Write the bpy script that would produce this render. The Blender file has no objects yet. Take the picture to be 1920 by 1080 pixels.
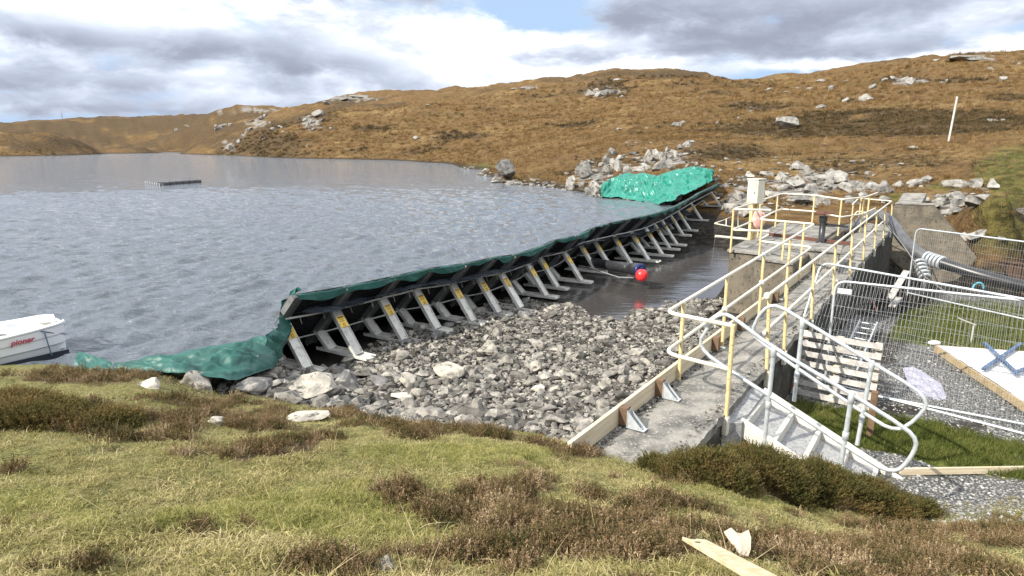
import bpy, bmesh, math, random
import numpy as np
from mathutils import Vector, Matrix

# ------------------------------------------------------------------ camera, sky, sun, exposure
SC = bpy.context.scene
COL = SC.collection
FPX = 1200.0                      # focal length in pixels of a 1920 px wide frame
HCAM = 3.2
PITCH = math.atan(264 / FPX)
cam_d = bpy.data.cameras.new('camera')
cam = bpy.data.objects.new('camera', cam_d); COL.objects.link(cam)
cam.location = (0, 0, HCAM)
cam.rotation_euler = (math.pi / 2 - PITCH, 0, 0)
cam_d.sensor_width = 36; cam_d.lens = FPX / 1920 * 36
cam_d.clip_start = 0.05; cam_d.clip_end = 12000
SC.camera = cam
SC.render.resolution_x = 1024; SC.render.resolution_y = 576
SC.view_settings.view_transform = 'Standard'
SC.view_settings.look = 'None'
SC.view_settings.exposure = 0.5
SC.view_settings.gamma = 1
SC.view_settings.use_curve_mapping = False
SUN_AZ, SUN_EL = math.radians(-124), math.radians(36)     # azimuth from +y towards +x
sun_d = bpy.data.lights.new('sun', 'SUN'); sun_d.energy = 5.0; sun_d.angle = math.radians(0.5)
sun_d.color = (1.0, 0.94, 0.84)
sun = bpy.data.objects.new('sun', sun_d); COL.objects.link(sun)
sdir = Vector((math.sin(SUN_AZ) * math.cos(SUN_EL), math.cos(SUN_AZ) * math.cos(SUN_EL), math.sin(SUN_EL)))
sun.rotation_euler = sdir.to_track_quat('Z', 'Y').to_euler()
sun.location = (-40, -20, 60)


class NT:
    """small helper round a node tree"""
    def __init__(self, tree):
        self.t = tree; self.n = tree.nodes; self.l = tree.links
    def add(self, typ, ins=None, **props):
        nd = self.n.new(typ)
        for k, v in props.items(): setattr(nd, k, v)
        for k, v in (ins or {}).items(): self.put(nd.inputs[k], v)
        return nd
    def put(self, sock, v):
        if hasattr(v, 'is_output'): self.l.new(v, sock)
        elif hasattr(v, 'outputs'): self.l.new(v.outputs[0], sock)
        else: sock.default_value = v
    def math(self, op, a, b=0.0, c=None, clamp=False):
        nd = self.add('ShaderNodeMath', {0: a, 1: b}, operation=op, use_clamp=clamp)
        if c is not None: self.put(nd.inputs[2], c)
        return nd.outputs[0]
    def mix(self, f, a, b, blend='MIX'):
        nd = self.add('ShaderNodeMix', {0: f}, data_type='RGBA', blend_type=blend)
        self.put(nd.inputs[6], c4(a)); self.put(nd.inputs[7], c4(b))
        return nd.outputs[2]
    def noise(self, vec, scale, detail=4, rough=.55, dist=0.0, out=0):
        nd = self.add('ShaderNodeTexNoise', {'Scale': scale, 'Detail': detail, 'Roughness': rough, 'Distortion': dist})
        if vec is not None: self.put(nd.inputs['Vector'], vec)
        return nd.outputs[out]
    def ramp(self, f, *stops):
        nd = self.add('ShaderNodeValToRGB', {0: f}); e = nd.color_ramp.elements
        while len(e) < len(stops): e.new(0.5)
        for k, (p, c) in enumerate(stops): e[k].position = p; e[k].color = c4(c)
        return nd.outputs[0]
    def smooth(self, v, a, b):
        nd = self.add('ShaderNodeMapRange', {0: v, 1: a, 2: b, 3: 0.0, 4: 1.0}, interpolation_type='SMOOTHSTEP')
        return nd.outputs[0]
    def vmul(self, v, s):
        return self.add('ShaderNodeVectorMath', {0: v, 1: s}, operation='MULTIPLY').outputs[0]


def c4(c):
    if hasattr(c, 'is_output') or hasattr(c, 'outputs'): return c
    if isinstance(c, (int, float)): return (c, c, c, 1)
    return tuple(c) if len(c) == 4 else (*c, 1)


world = bpy.data.worlds.new('World'); SC.world = world; world.use_nodes = True
W = NT(world.node_tree); W.n.clear()
wc = W.add('ShaderNodeTexCoord').outputs['Generated']
sky = W.add('ShaderNodeTexSky', sky_type='NISHITA', sun_disc=False, sun_elevation=SUN_EL, sun_rotation=SUN_AZ,
            air_density=1.0, dust_density=1.0, ozone_density=1.0)
sep = W.add('ShaderNodeSeparateXYZ', {0: wc})
dx, dy, dz = sep.outputs
az = W.math('ARCTAN2', dx, dy)
el = W.math('ARCSINE', dz)
cvec = W.vmul(wc, (7.5, 7.5, 20.0))
n1 = W.noise(cvec, 1.0, 8, .57, .15)
cvec2 = W.add('ShaderNodeVectorMath', {0: cvec, 1: (7.3, 2.1, 4.4)}, operation='ADD').outputs[0]
n2 = W.noise(W.vmul(cvec2, (1.25, 1.25, 1.25)), 1.0, 8, .58, .2)
warp = W.math('MULTIPLY_ADD', n2, 0.16, -0.08)


def blobs(lst):
    """sum of soft clouds at (azimuth, elevation, half width, half height, amount), degrees, edges broken by the noise"""
    tot = None
    for a, e, ra, re, amt in lst:
        u = W.math('MULTIPLY', W.math('ADD', W.math('SUBTRACT', az, math.radians(a)), warp), 1 / math.radians(ra))
        v = W.math('MULTIPLY', W.math('ADD', W.math('SUBTRACT', el, math.radians(e)), W.math('MULTIPLY', warp, .3)), 1 / math.radians(re))
        r2 = W.math('ADD', W.math('MULTIPLY', u, u), W.math('MULTIPLY', v, v))
        g = W.math('MULTIPLY', W.math('EXPONENT', W.math('MULTIPLY', r2, -1.0)), amt)
        tot = g if tot is None else W.math('ADD', tot, g)
    return tot


white_b = blobs([(-30, 10.2, 11, 1.6, .42), (-6, 8.5, 7, 2.4, .32), (2, 6.6, 9, 1.6, .35), (30, 6.3, 9, .8, .5),
                 (35, 9.0, 6, 1.0, .25), (-30, 5.2, 10, .5, .25), (12, 8.6, 4, 1.6, .2), (-14, 4.6, 9, 1.6, .2)])
dark_b = blobs([(-14, 12.8, 5.5, 1.2, 1.0), (-34, 7.4, 4, .8, .7), (-22, 7.6, 6, .9, .55), (-28, 4.9, 14, .9, .5), (-14, 6.5, 5, .7, .6),
                (-12, 5.4, 4, .6, .35), (15, 10.8, 8, 1.4, .6), (20, 8.6, 8, .9, .5), (29, 9.8, 10, 1.2, .6), (12, 7.7, 8, .6, .45), (28, 7.2, 7, .5, .4),
                (-36, 12.3, 7, .5, .3), (-30, 3.0, 14, .7, .35)])
blue_b = blobs([(1, 10.8, 5, 1.0, .5), (33, 11.9, 7, .9, .6), (22, 9.6, 3, .8, .4), (-34, 1.6, 12, .9, .35), (22, 5.3, 6, .6, .4), (6, 9.9, 3, .6, .3)])
high = W.smooth(el, .18, .4)
cov = W.math('ADD', W.math('MULTIPLY_ADD', high, .20, n1), W.math('SUBTRACT', W.math('ADD', white_b, W.math('MULTIPLY', dark_b, .5)), W.math('MULTIPLY', blue_b, .6)))
cover = W.smooth(cov, .36, .64)
shade = W.smooth(W.math('ADD', W.math('ADD', W.math('MULTIPLY', n2, 1.45), W.math('MULTIPLY', n1, .30)), W.math('SUBTRACT', W.math('MULTIPLY', dark_b, .62), W.math('MULTIPLY', white_b, .78))), .48, 1.48)
shade = W.math('MULTIPLY', shade, W.math('MULTIPLY_ADD', W.smooth(el, .22, .55), -.7, 1.0))
skyb = W.mix(1.0, sky, (.105, .105, .105), 'MULTIPLY')
skyc = W.mix(W.math('MULTIPLY', W.smooth(el, .05, 1.0), .6), (.36, .50, .70), skyb)           # thin high veil over the blue
cloud = W.ramp(shade, (0.0, (.90, .92, .95)), (.22, (.62, .67, .76)), (.5, (.45, .50, .605)), (1.0, (.27, .295, .375)))
cloud = W.mix(W.smooth(el, .20, .5), cloud, W.mix(1.0, cloud, (1.45, 1.45, 1.45), 'MULTIPLY'))
skyall = W.mix(cover, skyc, cloud)
ground_c = W.mix(W.smooth(el, -.06, -.01), (.08, .08, .07), skyall)
bg = W.add('ShaderNodeBackground', {0: ground_c, 1: 1.0})
W.l.new(bg.outputs[0], W.add('ShaderNodeOutputWorld').inputs[0])

# ------------------------------------------------------------------ geometry of the view: pixel of the 1920x1080 frame <-> world
CP, SP = math.cos(PITCH), math.sin(PITCH)


def ray(px, py):
    a = (px - 960) / FPX; b = (540 - py) / FPX
    return np.array([a, CP + b * SP, -SP + b * CP])


def P(px, py, z):
    r = ray(px, py); t = (z - HCAM) / r[2]
    return np.array([r[0] * t, r[1] * t, z])


def D(px, py, y):
    r = ray(px, py); t = y / r[1]
    return np.array([r[0] * t, y, HCAM + r[2] * t])


def VP(px, py, o, u):
    """point of the ray in the vertical plane through o along the horizontal direction u"""
    r = ray(px, py); n = np.array([u[1], -u[0]])
    t = (o[0] * n[0] + o[1] * n[1]) / (r[0] * n[0] + r[1] * n[1])
    return np.array([r[0] * t, r[1] * t, HCAM + r[2] * t])


def pix(x, y, z):
    zz = z - HCAM
    d = y * CP - zz * SP; u = y * SP + zz * CP
    d = np.where(np.abs(d) < 1e-3, 1e-3, d)
    return 960 + FPX * x / d, 540 - FPX * u / d


WAZ = math.radians(34.675)                       # the walkway runs this way
WD = np.array([math.sin(WAZ), math.cos(WAZ)]); WN = np.array([WD[1], -WD[0]])


def Wk(s, t, z):
    return np.array([*(WD * s + WN * t), z])


def hash2(ix, iy, seed):
    h = (ix.astype(np.int64) * 374761393 + iy.astype(np.int64) * 668265263 + seed * 1442695041) & 0xffffffff
    h = ((h ^ (h >> 13)) * 1274126177) & 0xffffffff
    h = (h ^ (h >> 16)) & 0xffffffff
    return h / 4294967295.0


def vnoise(x, y, seed=0):
    x = np.asarray(x, float); y = np.asarray(y, float)
    ix = np.floor(x); iy = np.floor(y); fx = x - ix; fy = y - iy
    fx = fx * fx * (3 - 2 * fx); fy = fy * fy * (3 - 2 * fy)
    a = hash2(ix, iy, seed); b = hash2(ix + 1, iy, seed); c = hash2(ix, iy + 1, seed); d = hash2(ix + 1, iy + 1, seed)
    return (a * (1 - fx) + b * fx) * (1 - fy) + (c * (1 - fx) + d * fx) * fy * 1.0


def fbm(x, y, seed=0, octv=4, gain=.5):
    s = 0; a = 1; tot = 0
    for k in range(octv):
        s = s + a * (vnoise(x * 2 ** k + 13.7 * k, y * 2 ** k - 7.1 * k, seed + k) - .5); tot += a; a *= gain
    return s / tot * 2


def sstep(v, a, b):
    t = np.clip((v - a) / (b - a), 0, 1); return t * t * (3 - 2 * t)


# ------------------------------------------------------------------ object helpers
def tag(o, label=None, cat=None, group=None, kind=None):
    if label: o['label'] = label
    if cat: o['category'] = cat
    if group: o['group'] = group
    if kind: o['kind'] = kind
    return o


def empty(name, loc, label, cat, group=None):
    o = bpy.data.objects.new(name, None); COL.objects.link(o)
    o.location = tuple(float(v) for v in loc); o.empty_display_size = .1
    return tag(o, label, cat, group)


def link(name, me, mat, parent=None):
    o = bpy.data.objects.new(name, me); COL.objects.link(o)
    if mat is not None and not me.materials: me.materials.append(mat)
    if parent is not None:
        o.parent = parent
        w = Vector((0, 0, 0)); q = parent
        while q is not None: w += q.location; q = q.parent
        o.location = -w                             # meshes are written in world coordinates
    return o


def mesh_np(name, v, f, smooth=False):
    """mesh from a vertex array and an (n,3) or (n,4) face array"""
    me = bpy.data.meshes.new(name); v = np.asarray(v, np.float32); f = np.asarray(f, np.int32)
    n, k = f.shape
    me.vertices.add(len(v)); me.vertices.foreach_set('co', v.ravel())
    me.loops.add(n * k); me.loops.foreach_set('vertex_index', f.ravel())
    me.polygons.add(n)
    me.polygons.foreach_set('loop_start', np.arange(0, n * k, k, dtype=np.int32))
    me.polygons.foreach_set('loop_total', np.full(n, k, np.int32))
    me.polygons.foreach_set('use_smooth', np.full(n, smooth))
    me.update(calc_edges=True); me.validate()
    return me


class MB:
    """collects simple solids into one mesh"""
    def __init__(self): self.v = []; self.f = []; self.sm = []
    def add(self, vs, fs, smooth=False):
        b = len(self.v); self.v += [tuple(float(c) for c in p) for p in vs]
        self.f += [tuple(b + i for i in q) for q in fs]; self.sm += [smooth] * len(fs)
    def hexa(self, p):                              # 8 corners: bottom 0-3, top 4-7
        self.add(p, [(3, 2, 1, 0), (4, 5, 6, 7), (0, 1, 5, 4), (1, 2, 6, 5), (2, 3, 7, 6), (3, 0, 4, 7)])
    def box(self, c, s, ux=(1, 0, 0), uy=(0, 1, 0), uz=(0, 0, 1)):
        c = np.array(c, float); X = np.array(ux, float) * s[0] / 2; Y = np.array(uy, float) * s[1] / 2; Z = np.array(uz, float) * s[2] / 2
        self.hexa([c - X - Y - Z, c + X - Y - Z, c + X + Y - Z, c - X + Y - Z, c - X - Y + Z, c + X - Y + Z, c + X + Y + Z, c - X + Y + Z])
    def bar(self, a, b, w, h, side):                # bar from a to b, w across along 'side', h along the third axis
        a = np.array(a, float); b = np.array(b, float); L = np.linalg.norm(b - a); x = (b - a) / L
        sd = np.array(side, float); sd -= x * (sd @ x); sd /= np.linalg.norm(sd); z = np.cross(x, sd)
        self.box((a + b) / 2, (L, w, h), x, sd, z)
    def prism(self, poly, off):                     # closed 3d polygon pushed along off
        n = len(poly); q = [np.array(p, float) for p in poly]; o = np.array(off, float)
        self.add(q + [p + o for p in q], [tuple(range(n - 1, -1, -1)), tuple(range(n, 2 * n))] + [(i, (i + 1) % n, n + (i + 1) % n, n + i) for i in range(n)])
    def tube(self, path, r, n=10, closed=False, caps=True):
        p = np.array(path, float); m = len(p)
        rr = np.full(m, r) if np.isscalar(r) else np.array(r, float)
        tg = np.zeros_like(p)
        for i in range(m):
            a = p[(i - 1) % m] if (closed or i > 0) else p[i]; b = p[(i + 1) % m] if (closed or i < m - 1) else p[i]
            tg[i] = (b - a) / max(np.linalg.norm(b - a), 1e-9)
        up = np.array([0, 0, 1.0]) if abs(tg[0][2]) < .9 else np.array([1.0, 0, 0])
        u = np.cross(up, tg[0]); u /= np.linalg.norm(u)
        vs = []
        for i in range(m):
            u = u - tg[i] * (u @ tg[i]); u /= np.linalg.norm(u); w = np.cross(tg[i], u)
            for k in range(n):
                an = 2 * math.pi * k / n; vs.append(p[i] + rr[i] * (math.cos(an) * u + math.sin(an) * w))
        fs = []
        for i in range(m if closed else m - 1):
            j = (i + 1) % m
            for k in range(n): fs.append((i * n + k, i * n + (k + 1) % n, j * n + (k + 1) % n, j * n + k))
        self.add(vs, fs, True)
        if caps and not closed:
            self.add([vs[k] for k in range(n)], [tuple(range(n - 1, -1, -1))]); self.add(vs[-n:], [tuple(range(n))])
    def ball(self, c, r, nu=12, nv=8, sq=(1, 1, 1)):
        vs = [(c[0] + r * sq[0] * math.sin(math.pi * j / nv) * math.cos(2 * math.pi * i / nu), c[1] + r * sq[1] * math.sin(math.pi * j / nv) * math.sin(2 * math.pi * i / nu), c[2] + r * sq[2] * math.cos(math.pi * j / nv)) for j in range(nv + 1) for i in range(nu)]
        self.add(vs, [(j * nu + i, (j + 1) * nu + i, (j + 1) * nu + (i + 1) % nu, j * nu + (i + 1) % nu) for j in range(nv) for i in range(nu)], True)
    def mesh(self, name, bevel=0):
        me = bpy.data.meshes.new(name); me.from_pydata(self.v, [], self.f)
        me.polygons.foreach_set('use_smooth', self.sm)
        if bevel:
            bm = bmesh.new(); bm.from_mesh(me)
            bmesh.ops.bevel(bm, geom=[e for e in bm.edges if e.is_manifold and e.calc_face_angle(0) > .6], offset=bevel, segments=1, affect='EDGES', clamp_overlap=True)
            bm.to_mesh(me); bm.free()
        me.validate(); me.update()
        return me
    def build(self, name, mat, parent=None, bevel=0):
        return link(name, self.mesh(name, bevel), mat, parent)


def fillet(pts, r=.12, seg=5, closed=False):
    """round the corners of a polyline"""
    p = [np.array(q, float) for q in pts]; n = len(p); out = []
    for i in range(n):
        if not closed and i in (0, n - 1): out.append(p[i]); continue
        a, b, c = p[(i - 1) % n], p[i], p[(i + 1) % n]
        la, lc = np.linalg.norm(a - b), np.linalg.norm(c - b)
        d = min(r, la * .45, lc * .45)
        q0 = b + (a - b) / la * d; q2 = b + (c - b) / lc * d
        for k in range(seg + 1):
            t = k / seg; out.append((1 - t) ** 2 * q0 + 2 * t * (1 - t) * b + t * t * q2)
    return out


# ------------------------------------------------------------------ materials
def mat(name, c1, c2=None, scale=3.0, rough=.6, metal=0.0, bump=0.0, bscale=40.0, spec=.5, detail=5, stretch=None, lo=.35, hi=.68, rnd=0.0, island=False, c3=None, s3=12.0, coat=0.0):
    m = bpy.data.materials.new(name); m.use_nodes = True; T = NT(m.node_tree)
    b = T.n['Principled BSDF']; pos = T.add('ShaderNodeNewGeometry').outputs['Position']
    if stretch: pos = T.vmul(pos, stretch)
    col = c4(c1)
    if c2 is not None:
        col = T.mix(T.smooth(T.noise(pos, scale, detail, .6), lo, hi), c1, c2)
    if c3 is not None:
        col = T.mix(T.smooth(T.noise(pos, s3, 5, .62), .54, .66), col, c3)
    if rnd:
        rv = T.add('ShaderNodeNewGeometry').outputs['Random Per Island'] if island else T.add('ShaderNodeObjectInfo').outputs['Random']
        f = T.math('MULTIPLY_ADD', rv, 2 * rnd, 1 - rnd)
        col = T.mix(1.0, col, T.add('ShaderNodeCombineXYZ', {0: f, 1: f, 2: f}), 'MULTIPLY')
    T.put(b.inputs['Base Color'], col)
    b.inputs['Roughness'].default_value = rough; b.inputs['Metallic'].default_value = metal
    b.inputs['Specular IOR Level'].default_value = spec
    if coat: b.inputs['Coat Weight'].default_value = coat
    if bump:
        bp = T.add('ShaderNodeBump', {'Strength': min(1.0, bump * 20), 'Distance': bump, 'Height': T.noise(pos, bscale, 6, .6)})
        T.l.new(bp.outputs[0], b.inputs['Normal'])
    return m


M = {}
M['rock'] = mat('pale_rock', (.42, .385, .32), (.22, .205, .18), 6, .9, bump=.02, bscale=22, spec=.2, rnd=.38, c3=(.09, .086, .08), s3=9)
M['hillrock'] = mat('hill_rock', (.31, .295, .265), (.15, .143, .13), 2.6, .92, bump=.06, bscale=4, spec=.2, rnd=.25, c3=(.07, .066, .058), s3=3.0)
M['stone'] = mat('bed_stone', (.25, .232, .20), (.11, .104, .094), 7, .9, bump=.012, bscale=30, spec=.2, rnd=.5, c3=(.08, .076, .07), s3=11)
M['stones'] = mat('loose_stone', (.225, .208, .178), (.080, .076, .070), 9, .9, bump=.006, bscale=60, spec=.2, rnd=.75, island=True)
M['wetrock'] = mat('dark_rock', (.085, .082, .08), (.16, .155, .15), 6, .6, bump=.015, bscale=30, spec=.4, rnd=.2, c3=(.3, .28, .25), s3=8)
M['concrete'] = mat('weathered_concrete', (.27, .255, .225), (.10, .097, .09), 2.6, .93, bump=.010, bscale=60, spec=.2, detail=9, c3=(.36, .335, .29), s3=30)
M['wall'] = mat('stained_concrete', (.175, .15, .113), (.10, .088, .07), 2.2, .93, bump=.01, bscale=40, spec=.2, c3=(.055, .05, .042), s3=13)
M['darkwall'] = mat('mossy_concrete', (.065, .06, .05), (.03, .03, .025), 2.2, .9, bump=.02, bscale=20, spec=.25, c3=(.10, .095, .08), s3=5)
M['yellow'] = mat('cream_painted_steel', (.66, .54, .29), (.58, .44, .21), 5, .5, bump=.001, bscale=90, c3=(.36, .24, .12), s3=26)
M['doorcream'] = mat('yellowed_door', (.70, .66, .46), (.60, .55, .34), 4, .5)
M['cream'] = mat('pale_painted_steel', (.70, .68, .60), (.64, .58, .42), 3, .5, bump=.001, bscale=90, c3=(.46, .38, .26), s3=30)
M['galv'] = mat('galvanised_steel', (.58, .61, .62), (.44, .475, .49), 14, .45, .4, bump=.0008, bscale=120)
M['wire'] = mat('fence_wire', (.32, .33, .34), rough=.5, metal=.3)
M['alu'] = mat('dull_aluminium', (.62, .61, .56), (.50, .49, .45), 5, .5, .08, bump=.001, bscale=80, c3=(.38, .35, .29), s3=9, rnd=.14)
M['darkalu'] = mat('grimy_steel', (.19, .19, .185), (.12, .12, .118), 5, .6, .2)
M['wood'] = mat('pale_sawn_timber', (.62, .54, .40), (.50, .41, .27), 3, .8, bump=.002, bscale=40, stretch=(.4, .4, 6))
M['oldwood'] = mat('grey_weathered_timber', (.42, .40, .37), (.27, .25, .23), 6, .85, bump=.003, bscale=60, c3=(.48, .46, .43), s3=10)
M['brownwood'] = mat('brown_timber', (.16, .10, .055), (.10, .06, .035), 8, .85, bump=.003, bscale=60)
M['black'] = mat('black_plastic', (.018, .018, .02), (.03, .03, .032), 6, .35)
M['hose'] = mat('grey_hose', (.105, .105, .11), (.065, .065, .07), 4, .4)
M['white'] = mat('white_moulded_plastic', (.78, .79, .80), (.72, .73, .75), 3, .3, coat=.2)
M['sheet'] = mat('white_sheet', (.68, .68, .68), (.56, .56, .56), 3, .6)
M['red'] = mat('red_plastic', (.75, .03, .03), (.6, .03, .03), 3, .35)
M['rust'] = mat('rusty_steel', (.14, .055, .038), (.085, .038, .028), 9, .85, bump=.002, bscale=60)
M['navy'] = mat('waterline_shade', (.02, .024, .034), rough=.5)
M['blue'] = mat('dark_blue_plastic', (.01, .02, .09), (.012, .025, .11), 3, .35)
M['bluesteel'] = mat('blue_painted_steel', (.045, .10, .20), (.035, .07, .14), 4, .45)
M['orange'] = mat('orange_plastic', (.45, .07, .02), (.35, .05, .02), 4, .6)
M['sticker'] = mat('yellow_sticker', (.78, .52, .05), (.66, .44, .08), 8, .55, rnd=.22, c3=(.55, .42, .20), s3=14)
M['ink'] = mat('dark_print', (.10, .07, .03), rough=.6)
M['redink'] = mat('red_print', (.40, .03, .06), rough=.5)
M['card'] = mat('brown_card', (.50, .41, .31), (.43, .35, .26), 9, .85)
M['splinter'] = mat('raw_split_timber', (.64, .56, .38), (.50, .41, .23), 6, .8, bump=.003, bscale=50, stretch=(4, 1, 4))
M['foil'] = mat('crumpled_film', (.40, .385, .46), (.29, .28, .34), 6, .35)
M['pile'] = mat('brown_sheet_wall', (.09, .05, .032), (.05, .03, .02), 3, .85)
M['net'] = mat('black_geogrid', (.012, .013, .014), (.02, .02, .022), 30, .7)


def tarp_mat(name, c1, c2, rough, crease=1.1):
    m = bpy.data.materials.new(name); m.use_nodes = True; T = NT(m.node_tree); b = T.n['Principled BSDF']
    pos = T.add('ShaderNodeNewGeometry').outputs['Position']
    T.put(b.inputs['Base Color'], T.mix(T.smooth(T.noise(pos, 2.2, 4), .35, .65), c1, c2))
    b.inputs['Roughness'].default_value = rough; b.inputs['Specular IOR Level'].default_value = .6
    h = T.math('ABSOLUTE', T.math('SUBTRACT', T.noise(pos, crease, 3, .5, 1.2), .5)); h = T.math('ADD', h, T.math('MULTIPLY', T.noise(pos, crease * 2.6, 2, .5, .5), .35))
    bp = T.add('ShaderNodeBump', {'Strength': .4, 'Distance': .30 / crease, 'Height': h}); T.l.new(bp.outputs[0], b.inputs['Normal'])
    return m


M['tarp'] = tarp_mat('green_tarpaulin', (.006, .088, .068), (.005, .062, .048), .54)
M['fartarp'] = tarp_mat('bright_green_tarpaulin', (.010, .205, .145), (.008, .15, .11), .38, .65)

# ------------------------------------------------------------------ the land
LAKE = -0.15; POOL = -1.34
FEET = [(575, 693), (671, 668), (757, 640), (819, 619), (886, 605), (934, 589), (976, 580), (1023, 557), (1044, 541), (1089, 529), (1117, 510),
        (1145, 505), (1182, 497), (1215, 490), (1241, 480), (1255, 468), (1268, 460), (1280, 442), (1293, 433), (1315, 414), (1350, 388)]
TOPS = {10: (1120, 428), 11: (1148, 420), 12: (1166, 412), 13: (1190, 405), 14: (1212, 398), 15: (1228, 392), 16: (1245, 387), 17: (1259, 381), 18: (1277, 374), 19: (1300, 361), 20: (1336, 344)}
YF = {10: 22.3, 11: 23.3, 12: 24.2, 13: 25.1, 14: 26, 15: 27, 16: 28, 17: 29.4, 18: 31, 19: 33.5, 20: 36.5}
frames = []                                        # foot point, top height, dry-side normal
for i, f in enumerate(FEET):
    foot = P(*f, -1.25) if i < 10 else D(*f, YF[i])
    a = math.radians(32 - 4 * i / 20); n = np.array([math.cos(a), -math.sin(a)])
    zt = .28 if i < 9 else (.30 if i == 9 else D(*TOPS[i], YF[i] + .1)[2])
    frames.append((foot, zt, n))
top_path = [np.array([*(f[:2] - .13 * n), zt]) for f, zt, n in frames]


def along(path, u):
    """point at fractional index u of a polyline, smoothed a little"""
    u = min(max(u, 0), len(path) - 1); i = min(int(u), len(path) - 2); t = u - i
    return path[i] * (1 - t) + path[i + 1] * t


ctrl = []                                          # azimuth, ln r, tangent of elevation
def cz(px, py, z): cx(*P(px, py, z))
def cy(px, py, y): cx(*D(px, py, y))
def cx(x, y, z):
    r = math.hypot(x, y); ctrl.append((math.atan2(x, y), math.log(r), (z - HCAM) / r))


# near bank
for a in [(-500, 1080, 1.6), (0, 1080, 1.6), (480, 1080, 1.62), (960, 1080, 1.58), (1440, 1080, 1.38), (1920, 1080, .7), (2300, 1080, .3), (1300, 1000, 1.08),
          (1250, 915, .45), (1190, 872, .02), (1420, 915, .02), (1560, 950, -.5), (1700, 968, -.88), (1600, 1020, .25), (1750, 1010, .0), (1850, 960, -.9), (1900, 1000, -.2),
          (960, 900, .86), (960, 1000, 1.3), (960, 838, .42), (1060, 850, .10), (480, 900, 1.07), (480, 1000, 1.4), (480, 820, .68), (480, 770, .28), (300, 745, .40), (300, 706, .1),
          (0, 900, 1.12), (0, 800, .78), (0, 720, .42), (0, 703, .28), (-300, 710, .42), (-300, 900, 1.12), (150, 712, .32), (150, 702, .2), (700, 860, .85), (700, 800, .4), (640, 765, -.15)]:
    cz(*a)
# under the bank edge, bed of the drained basin, beneath the dam
for a in [(0, 672, -.5), (-300, 672, -.5), (150, 668, -.5), (0, 640, -1.3), (200, 640, -1.3), (-300, 620, -1.5), (560, 748, -.55), (700, 775, -.62), (830, 785, -.6), (980, 815, -.35),
          (600, 715, -1.0), (690, 690, -1.22), (850, 645, -1.28), (1000, 600, -1.31), (1090, 576, -1.36), (1250, 572, -1.36), (1345, 560, -1.33), (1200, 525, -1.55),
          (1310, 490, -1.45), (900, 700, -1.12), (1000, 760, -.82), (1060, 800, -.5), (1200, 650, -1.2), (1150, 725, -.95), (1250, 690, -1.05), (1345, 600, -1.25),
          (1292, 462, -1.34), (1360, 468, -1.33), (1450, 640, -1.2), (1500, 740, -1.15), (1700, 700, -1.15), (1900, 760, -1.14), (1690, 882, -.92), (1900, 888, -1.0), (1800, 925, -.98),
          (2200, 900, -1.0), (2200, 760, -1.1), (1650, 610, -1.3), (1800, 620, -1.28), (1910, 600, -1.35), (1760, 575, -1.55), (1905, 560, -1.7), (1720, 545, -1.9)]:
    cz(*a)
for i in (0, 3, 6, 9, 11, 13, 15, 17, 18, 19, 20):
    f = frames[i][0]; cx(f[0], f[1], min(f[2] - .04, -1.52) if 7 < i < 16 else f[2] - .04); w = f[:2] - 1.25 * frames[i][2]; cx(w[0], w[1], f[2] - .05)
    if i > 2: w = f[:2] - 3.2 * frames[i][2]; cx(w[0], w[1], min(-1.2, f[2] - .6) if i < 18 else -.7)
cx(-5.0, 11.5, -.5); cx(-4.95, 10.4, -.32); cx(-4.7, 9.5, -.28); cx(-5.6, 9.2, -.2); cx(-4.4, 8.9, -.3)
for a in [(19.2, 25.6, -3.0), (19.6, 23.5, -3.0), (19.9, 21.8, -2.6), (17.7, 24.5, -2.8), (19.0, 26.4, -3.0), (16.8, 26.6, -2.8), (18.6, 22.4, -2.7), (15, 24, -2.4), (13.4, 21.5, -2.3), (8.6, 21.0, -1.2), (13, 27, -1.0), (17, 30, -.6)]: cx(*a)
# lake bed and shore line
for a in [(600, 500, -2.4), (300, 420, -3), (0, 450, -3), (800, 420, -3), (500, 330, -4), (700, 335, -3), (-200, 380, -4)]: cz(*a)
for a in [(880, 317), (800, 305), (700, 300), (600, 298), (440, 292), (360, 286.5), (300, 287), (180, 289.5), (0, 293.5), (-200, 297), (925, 342), (985, 348), (1062, 356), (1128, 371), (905, 330)]:
    q = P(*a, LAKE); cx(*q)
    s = 1 - min(.06, 3.0 / q[1]); cx(q[0] * s, q[1] * s, LAKE - .5)
for a in [(880, 311, 108), (800, 300, 152), (700, 295, 182), (600, 292, 199), (440, 287, 272), (360, 281, 445), (180, 283, 345), (0, 284, 262), (-200, 286, 250)]: cy(*a)
# left country
for a in [(0, 247, 300), (150, 262, 320), (260, 279, 380), (-200, 240, 290), (60, 285, 420), (200, 276, 480), (300, 268, 600), (330, 262, 700), (0, 232, 950), (150, 222, 950), (250, 225, 950), (330, 221, 900),
          (400, 211, 520), (470, 203, 520), (520, 203, 510), (555, 208, 480), (400, 250, 370), (470, 240, 330), (380, 268, 420), (520, 250, 270), (600, 240, 262), (600, 192, 380), (640, 180, 390), (700, 177, 390), (660, 215, 300)]: cy(*a)
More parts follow.
